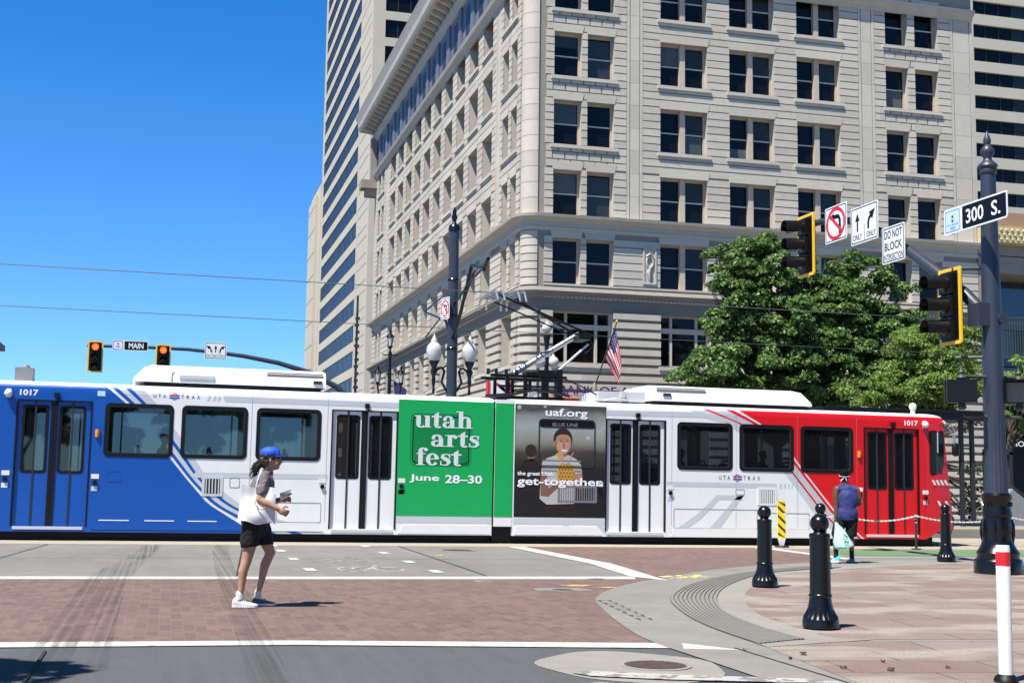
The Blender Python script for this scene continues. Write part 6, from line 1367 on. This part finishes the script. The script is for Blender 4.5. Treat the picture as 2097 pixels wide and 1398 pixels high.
def shoe(parent, heel, toe, zs, m, w=.047, sole='sole', up=0):
    h, t_ = Vector(heel), Vector(toe); d = t_-h; n = d.cross(Vector((0, 0, 1))).normalized(); mb = MB(); K = 14; V = []
    T = [(-.02, .020, .05), (.0, .030, .085), (.08, .036, .108), (.2, .037, .105), (.32, .038, .092), (.45, .041, .078), (.6, .046, .062), (.75, .047, .05), (.88, .041, .042), (.97, .028, .036), (1.02, .012, .028)]
    for f, ww, hh in T:
        for j in range(K):
            a = 2*math.pi*j/K; x = math.cos(a); y = math.sin(a); x = math.copysign(abs(x)**.7, x); V.append(h+d*f+n*(ww*w/.047*x)+Vector((0, 0, .016+(hh-.016)*(max(y, -.15)+.15)/1.15)))
    k = len(T); mb.raw(V, [(i*K+j, i*K+(j+1) % K, (i+1)*K+(j+1) % K, (i+1)*K+j) for i in range(k-1) for j in range(K)]+[tuple(range(K-1, -1, -1)), tuple(range((k-1)*K, k*K))])
    o = mb.build('shoe', m, parent, smooth=70)
    mb = MB(); P = [h+d*f-n*(ww*w/.047*1.04) for f, ww, _ in T]+[h+d*f+n*(ww*w/.047*1.04) for f, ww, _ in reversed(T)]
    V = [tuple(p) for p in P]+[tuple(p+Vector((0, 0, .026))) for p in P]; k = len(P); mb.raw(V, [tuple(range(k-1, -1, -1)), tuple(range(k, 2*k))]+[(i, (i+1) % k, k+(i+1) % k, k+i) for i in range(k)]); mb.build('sole', sole, o)
    mb = MB()
    for f in (.40, .48, .56): mb.bar(h+d*f-n*.03+Vector((0, 0, .075-.05*(f-.4)*2)), h+d*f+n*.03+Vector((0, 0, .075-.05*(f-.4)*2)), .010, .012)
    for f in (.3, .42, .54): mb.bar(h+d*f-n*(.042*w/.047)+Vector((0, 0, .03)), h+d*(f+.06)-n*(.036*w/.047)+Vector((0, 0, .075)), .008, .016)
    mb.build('lace', 'shoe dark' if m == 'shoe grey' else 'sole', o)
    return o
# --- the woman crossing: walks to the right (+x local), y away from the camera
wo = thing('person', 'woman walking in bright blue cap, grey T-shirt and black shorts with white tote bag', 'woman', (.98, 14.55, G(1)+.012), (0, 0, R(-9)))
mb = MB(); H_ = (.153, 0, 1.61)
head(mb, H_, (1, 0, -.08)); chain_caps(mb, [(.11, 0, 1.43), (.135, 0, 1.54)], [.056, .05])
chain_caps(mb, [(.0, 0, .90), (.03, 0, 1.08), (.06, 0, 1.26), (.085, 0, 1.38)], [.13, .115, .125, .10]); chain_caps(mb, [(.085, -.15, 1.405), (.085, .15, 1.405)], [.055, .055])
for (hp, kn, an, sy) in (((-.02, -.085, .88), (-.066, -.09, .51), (-.135, -.09, .10), -1), ((.035, .085, .86), (.168, .09, .575), (.045, .10, .145), 1)):
    hp, kn, an = Vector(hp), Vector(kn), Vector(an); cf = kn.lerp(an, .3)+Vector((-.018, 0, 0))
    chain_caps(mb, [hp, hp.lerp(kn, .5)+Vector((.01, 0, 0)), kn, cf, kn.lerp(an, .72), an], [.092, .076, .053, .053, .036, .032]); ellip(mb, kn+Vector((.012, 0, .005)), (.045, .045, .05))
    chain_caps(mb, [an, an+Vector((.0, 0, -.05))], [.033, .030])
# near (right) arm bent forward, far (left) arm holding papers
chain_caps(mb, [(.085, -.17, 1.40), (.075, -.215, 1.28), (.06, -.235, 1.17), (.13, -.245, 1.13), (.255, -.235, 1.07)], [.052, .046, .041, .040, .028]); hand(mb, (.262, -.235, 1.066), (.9, .08, -.45), (.3, 0, .9), 1.15, -1, s=1.05)
chain_caps(mb, [(.085, .17, 1.40), (.07, .21, 1.18), (.17, .17, 1.14), (.255, .10, 1.16)], [.05, .042, .038, .028]); hand(mb, (.262, .095, 1.163), (1, -.1, .1), (.1, -.4, .9), .8, s=.95)
fuse('body', mb, 'tan skin', wo, .0075, 4)
mb = MB(); chain_caps(mb, [(.0, 0, .98), (.02, 0, 1.08), (.045, 0, 1.22), (.07, 0, 1.34), (.09, 0, 1.41)], [.145, .14, .142, .125, .085]); chain_caps(mb, [(.085, -.14, 1.405), (.085, .14, 1.405)], [.07, .07]); ellip(mb, (.115, 0, 1.27), (.085, .13, .10))
for s in (-1, 1): chain_caps(mb, [(.085, s*.16, 1.40), (.078, s*.212, 1.255)], [.072, .067])
chain_caps(mb, [(.10, 0, 1.42), (.115, 0, 1.455)], [.072, .066]); fuse('shirt', mb, 'grey tee', wo, .009, 3, [((0, 0, .93), (0, 0, -1))], .026, .06)
mb = MB(); chain_caps(mb, [(.0, -.02, .95), (.01, .02, .95)], [.158, .158]); chain_caps(mb, [(-.02, -.085, .88), (-.047, -.088, .70)], [.122, .105]); chain_caps(mb, [(.035, .085, .87), (.10, .088, .70)], [.122, .107]); ellip(mb, (.03, 0, .84), (.11, .14, .1)); fuse('shorts', mb, 'black shorts', wo, .009, 3, [((0, 0, .655), (.12, 0, -1)), ((0, 0, 1.0), (0, 0, 1))], .016, .05)
mb = MB(); ellip(mb, (.128, 0, 1.635), (.108, .088, .078)); ellip(mb, (.075, 0, 1.585), (.06, .083, .075)); chain_caps(mb, [(.06, 0, 1.58), (.02, -.01, 1.535), (-.01, -.015, 1.48), (-.035, -.02, 1.42)], [.028, .034, .026, .008]); ellip(mb, (.10, -.07, 1.57), (.03, .012, .045)); hr = fuse('hair', mb, 'dark hair', wo, .008, 2, disp=.03, fine=.03)
g_ = random.Random(5); mb = MB()
for i in range(34):
    y = g_.uniform(-.05, .03); p0 = Vector((.05+g_.uniform(-.02, .03), y, 1.59+g_.uniform(-.03, .03))); e = Vector((-.03+g_.uniform(-.05, .06), y+g_.uniform(-.03, .02), 1.41+g_.uniform(-.05, .10))); mb.tube([p0, p0.lerp(e, .4)+Vector((-.035+g_.uniform(-.02, .02), 0, .012)), p0.lerp(e, .75)+Vector((-.02+g_.uniform(-.025, .025), g_.uniform(-.01, .01), 0)), e], [.006, .008, .005, .001], 5)
mb.build('loose_strands', 'dark hair', hr, smooth=80)
mb = MB(); ellip(mb, (.137, 0, 1.675), (.112, .092, .075)); chain_caps(mb, [(.22, -.05, 1.665), (.22, .05, 1.665)], [.02, .02]); cp = fuse('cap', mb, 'cap blue', wo, .008, 3)
mb = MB(); P = [(.20, -.082), (.26, -.076), (.315, -.05), (.335, 0), (.315, .05), (.26, .076), (.20, .082)]; V = [(x, y, 1.652-.12*(x-.2)-1.2*y*y) for x, y in P]+[(x, y, 1.664-.12*(x-.2)-1.2*y*y) for x, y in P]; n = len(P); mb.raw(V, [tuple(range(n-1, -1, -1)), tuple(range(n, 2*n))]+[(i, (i+1) % n, n+(i+1) % n, n+i) for i in range(n)]); mb.build('cap_brim', 'cap blue', cp)
mb = MB()
for q in (-1, 1): ellip(mb, (.233, q*.034, 1.613), (.008, .014, .009))
mb.bar((.245, -.05, 1.618), (.245, .05, 1.618), .006, .022); mb.bar((.245, -.05, 1.622), (.15, -.082, 1.62), .006); mb.bar((.245, .05, 1.622), (.15, .082, 1.62), .006); mb.build('glasses', 'eye', wo)
mb = MB(); ellip(mb, (.247, 0, 1.556), (.008, .024, .007)); mb.build('mouth', 'lip', wo)
shoe(wo, (-.205, -.09, .0), (.065, -.09, .0), 0, 'shoe grey'); shoe(wo, (-.035, .10, .0), (.235, .115, .0), 0, 'shoe dark')
mb = MB(); chain_caps(mb, [(-.135, -.09, .145), (-.13, -.09, .09)], [.041, .042]); fuse('sock', mb, 'sole', wo, .008, 2); mb = MB(); chain_caps(mb, [(.045, .10, .15), (.045, .105, .10)], [.037, .039]); fuse('sock', mb, 'shoe grey', wo, .008, 2)
# tote bag hung from her shoulder, and the papers
bg_ = thing('tote_bag', 'large white tote bag hanging at the walking woman\'s side', 'bag', (.98, 14.55, G(1)+.012), (0, 0, R(-9)))
g = np.random.default_rng(4); mb = MB(); nx, nz = 18, 16
def bagp(i, j, s):
    u, v = i/nx, j/nz; x = -.135+.36*u+.02*(1-v)*(u-.5); x0 = -.155 if v < .5 else -.135
    zt = 1.335-.06*u-.02*math.sin(u*5); zb = .93-.035*u+.015*math.sin(u*9); z = zb+(zt-zb)*v
    bulge = .058*math.sin(math.pi*min(max(u, 0), 1))**.6*(1-.75*v)*(.55+.45*math.sin(math.pi*v*.9+.25))
    wr = .010*math.sin(7*u+9*v)+.008*math.sin(15*u*v+3*u)+.012*math.sin(5*v-6*u)
    return (x-.03*(1-v)*(1-u), -.205+s*(bulge+.006)+wr*(1 if s < 0 else .3), z)
for s in (-1, 1):
    for i in range(nx):
        for j in range(nz): mb.face([bagp(i, j, s), bagp(i+1, j, s), bagp(i+1, j+1, s), bagp(i, j+1, s)])
for i in range(nx): mb.face([bagp(i, 0, -1), bagp(i+1, 0, -1), bagp(i+1, 0, 1), bagp(i, 0, 1)])
for j in range(nz):
    for i in (0, nx): mb.face([bagp(i, j, -1), bagp(i, j+1, -1), bagp(i, j+1, 1), bagp(i, j, 1)])
mb.build('bag_body', 'bag white', bg_, smooth=80, weld=True)
mb = MB(); P = [(.015, -.238, 1.30), (.028, -.236, 1.37), (.045, -.220, 1.43), (.065, -.190, 1.478), (.082, -.150, 1.490), (.09, -.11, 1.482), (.09, -.09, 1.46)]
for p, q in zip(P, P[1:]): mb.bar(p, q, .015, .005, up=(0, 1, .3))
mb.build('strap', 'bag white', bg_)
mb = MB(); mb.tube([(.02, -.275, 1.16), (.022, -.285, 1.12), (.04, -.285, 1.085), (.07, -.285, 1.062), (.10, -.285, 1.062), (.125, -.28, 1.085)], .006, 6); mb.build('handle_loop', 'tan strap', bg_)
pa = thing('folded_papers', 'folded grey printed papers in the woman\'s far hand', 'papers', (.98, 14.55, G(1)+.012), (0, 0, R(-9)))
mb = MB()
for k in range(4): mb.raw([(.26, .02+.01*k, 1.155+.02*k), (.40-.02*k, -.01, 1.225+.012*k), (.375, .10, 1.235+.012*k), (.25, .13, 1.17+.02*k), (.26, .02+.01*k, 1.16+.02*k), (.40-.02*k, -.01, 1.23+.012*k), (.375, .10, 1.24+.012*k), (.25, .13, 1.175+.02*k)], [(0, 1, 2, 3), (4, 5, 6, 7), (0, 1, 5, 4), (1, 2, 6, 5), (2, 3, 7, 6), (3, 0, 4, 7)])
mb.build('sheets', 'grey print', pa)
# --- the man seen from behind, walking away
mn = thing('person', 'man seen from behind in blue sleeveless top and black shorts by the red tram', 'man', (12.64, 22.3, G(12.5)+.012), (0, 0, R(-22)))
mb = MB(); head(mb, (-.03, .03, 1.655), (.35, 1, 0), 1.02); chain_caps(mb, [(-.01, 0, 1.44), (-.02, .015, 1.57)], [.068, .06])
chain_caps(mb, [(0, 0, .92), (0, 0, 1.1), (0, 0, 1.28), (0, 0, 1.38)], [.135, .14, .15, .11]); chain_caps(mb, [(-.17, 0, 1.395), (.17, 0, 1.38)], [.072, .072])
L_ = (((-.10, 0, .90), (-.215, .02, .50), (-.225, -.08, .115)), ((.095, 0, .90), (.075, .03, .50), (.085, .02, .10)))
for hp, kn, an in L_:
    hp, kn, an = Vector(hp), Vector(kn), Vector(an); cf = kn.lerp(an, .3)+Vector((0, -.02, 0)); chain_caps(mb, [hp, hp.lerp(kn, .5), kn, cf, kn.lerp(an, .72), an], [.105, .085, .058, .06, .04, .036]); chain_caps(mb, [an, an+Vector((-.02, .08, -.06))], [.036, .03])
chain_caps(mb, [(-.185, 0, 1.39), (-.205, -.02, 1.26), (-.20, -.03, 1.11), (-.205, -.04, 1.0), (-.22, -.06, .86)], [.068, .060, .047, .046, .032]); hand(mb, (-.22, -.06, .85), (.05, .1, -1), (.2, .9, 0), 1.0, -1, s=1.1)
chain_caps(mb, [(.185, 0, 1.38), (.225, .0, 1.24), (.235, .03, 1.12), (.20, .17, 1.10), (.12, .27, 1.14)], [.068, .058, .047, .044, .032]); hand(mb, (.115, .275, 1.145), (-.8, .5, .2), (0, 0, 1), .9, s=1.0)
fuse('body', mb, 'brown skin', mn, .009, 4)
mb = MB(); chain_caps(mb, [(.01, 0, .86), (.01, 0, 1.05), (.0, 0, 1.26), (0, 0, 1.39)], [.165, .168, .172, .12]); ellip(mb, (.02, -.01, 1.2), (.205, .14, .24)); ellip(mb, (.005, 0, .93), (.215, .175, .20)); chain_caps(mb, [(-.145, 0, 1.405), (.15, 0, 1.39)], [.085, .088]); chain_caps(mb, [(-.01, 0, 1.43), (-.01, .01, 1.45)], [.085, .08]); fuse('sleeveless_top', mb, 'navy vest', mn, .010, 3, [((0, 0, .82), (0, 0, -1)), ((-.19, 0, 1.2), (-1, 0, .12)), ((.195, 0, 1.2), (1, 0, .12))], .016, .09)
mb = MB(); chain_caps(mb, [(-.03, 0, .93), (.03, 0, .93)], [.155, .155]); chain_caps(mb, [(-.10, 0, .88), (-.19, .01, .56)], [.12, .105]); chain_caps(mb, [(.095, 0, .88), (.08, .02, .55)], [.12, .108]); fuse('shorts', mb, 'black shorts', mn, .010, 3, [((0, 0, .50), (0, 0, -1)), ((0, 0, .86), (0, 0, 1))], .012, .06)
mb = MB(); ellip(mb, (-.035, .015, 1.69), (.092, .108, .098)); ellip(mb, (-.04, -.02, 1.63), (.078, .075, .065)); fuse('hair', mb, 'black hair', mn, .009, 2)
mb = MB(); ring_pts = [(-.035+.094*math.cos(a), .015+.108*math.sin(a), 1.655+.02*math.sin(a)) for a in np.linspace(0, 2*math.pi, 25)]; mb.tube(ring_pts, .005, 6); mb.tube([(-.06, -.092, 1.61), (-.10, -.10, 1.58), (-.125, -.09, 1.55)], [.006, .009, .006], 6); mb.tube([(-.03, -.092, 1.61), (-.01, -.10, 1.58), (-.005, -.09, 1.55)], [.006, .008, .006], 6); mb.build('headband', 'letter white', mn, smooth=60)
for (hp, kn, an) in L_:
    an = Vector(an); kn = Vector(kn); mb = MB(); chain_caps(mb, [kn.lerp(an, .62), an+Vector((0, 0, -.02))], [.047, .043]); fuse('sock', mb, 'black sock', mn, .009, 2)
sh1 = shoe(mn, (-.17, -.18, .03), (-.33, .06, .0), 0, 'shoe cyan', .05, 'letter white'); sh2 = shoe(mn, (.10, -.07, .0), (.03, .21, .0), 0, 'shoe teal', .05, 'shoe teal')
mb = MB(); mb.tube([(-.255, .01, .905), (-.22, -.03, .905), (-.185, .01, .905), (-.22, .05, .905), (-.255, .01, .905)], .008, 6); mb.build('bracelet', 'grey print', mn)
pb = thing('plastic_bag', 'pale mint plastic shopping bag with dark print hanging from the man\'s hand', 'bag', (12.64, 22.3, G(12.5)+.012), (0, 0, R(-22)))
mb = MB(); nr = 26
prof = [(0, .022, .775), (.2, .05, .70), (.45, .10, .57), (.7, .145, .43), (.88, .165, .34), (.97, .15, .305), (1.0, .11, .295)]
V = []
for t_, r, z in prof:
    for j in range(nr): a = 2*math.pi*j/nr; w = 1+.10*math.sin(5*a+t_*6)*(1-.4*t_)+.05*math.sin(11*a); V.append((-.215+t_*.15+r*w*1.1*math.cos(a), -.075-.08*t_+r*.55*w*math.sin(a), z+.03*math.sin(a*1.0+1.2)*t_+.012*math.sin(5*a)*t_))
k = len(prof); mb.raw(V, [(i*nr+j, i*nr+(j+1) % nr, (i+1)*nr+(j+1) % nr, (i+1)*nr+j) for i in range(k-1) for j in range(nr)]+[tuple(range((k-1)*nr, k*nr))]); mb.tube([(-.215, -.07, .765), (-.215, -.06, .80), (-.21, -.05, .82)], .014, 6); mb.build('bag_body', 'plastic mint', pb, smooth=70)
mb = MB()
for P, w_ in (([(-.10, .56), (-.07, .53), (-.02, .49)], .02), ([(-.10, .48), (-.06, .53), (-.04, .47)], .016), ([(-.12, .46), (-.03, .455)], .012), ([(-.10, .415), (.0, .41)], .018), ([(-.09, .38), (-.01, .375)], .012)): band(mb, P, w_, -.255)
mb.build('print', 'plastic print', pb)
# seated passengers seen as dark shapes through the tram windows
mat('dark coat', (.02, .02, .025), .8, var=(6, .1))
for i, (u, y, sc, cap_, lab) in enumerate(((12.30, .75, 1.0, True, 'seated passenger in a dark cap inside the fourth tram window'), (15.0-.35, 1.0, .95, False, 'bare headed seated passenger inside the tram window over the operator wordmark'), (-.05, .8, .95, False, 'seated passenger inside the tram window next to the blue doors'))):
    s_ = thing('person', lab, 'passenger', (u, TY+y, G(u)))
    mb = MB(); head(mb, (0, 0, 2.22), (1, -.3, 0), sc); chain_caps(mb, [(-.02, 0, 2.0), (0, 0, 2.14)], [.06, .055]); chain_caps(mb, [(-.02, -.02, 1.45), (-.03, 0, 1.7), (-.03, 0, 1.9)], [.14, .15, .12]); chain_caps(mb, [(-.03, -.18, 1.92), (-.03, .18, 1.92)], [.07, .07]); chain_caps(mb, [(0, -.1, 1.42), (.42, -.12, 1.42), (.45, -.12, 1.02)], [.09, .06, .05]); chain_caps(mb, [(0, .1, 1.42), (.42, .12, 1.42), (.45, .12, 1.02)], [.09, .06, .05])
    for q in (-1, 1): chain_caps(mb, [(-.03, q*.2, 1.9), (.05, q*.24, 1.65), (.28, q*.15, 1.58)], [.055, .045, .035])
    fuse('body', mb, 'brown skin', s_, .012, 3)
    mb = MB(); chain_caps(mb, [(-.02, 0, 1.45), (-.03, 0, 1.7), (-.03, 0, 1.93)], [.16, .17, .13]); chain_caps(mb, [(-.03, -.18, 1.92), (-.03, .18, 1.92)], [.085, .085]); fuse('coat', mb, 'dark coat', s_, .013, 3)
    mb = MB(); ellip(mb, (-.015, 0, 2.265), (.105, .09, .085))
    if cap_: ellip(mb, (.11, -.03, 2.26), (.07, .06, .012))
    fuse('cap' if cap_ else 'hair', mb, 'dark coat', s_, .010, 2)
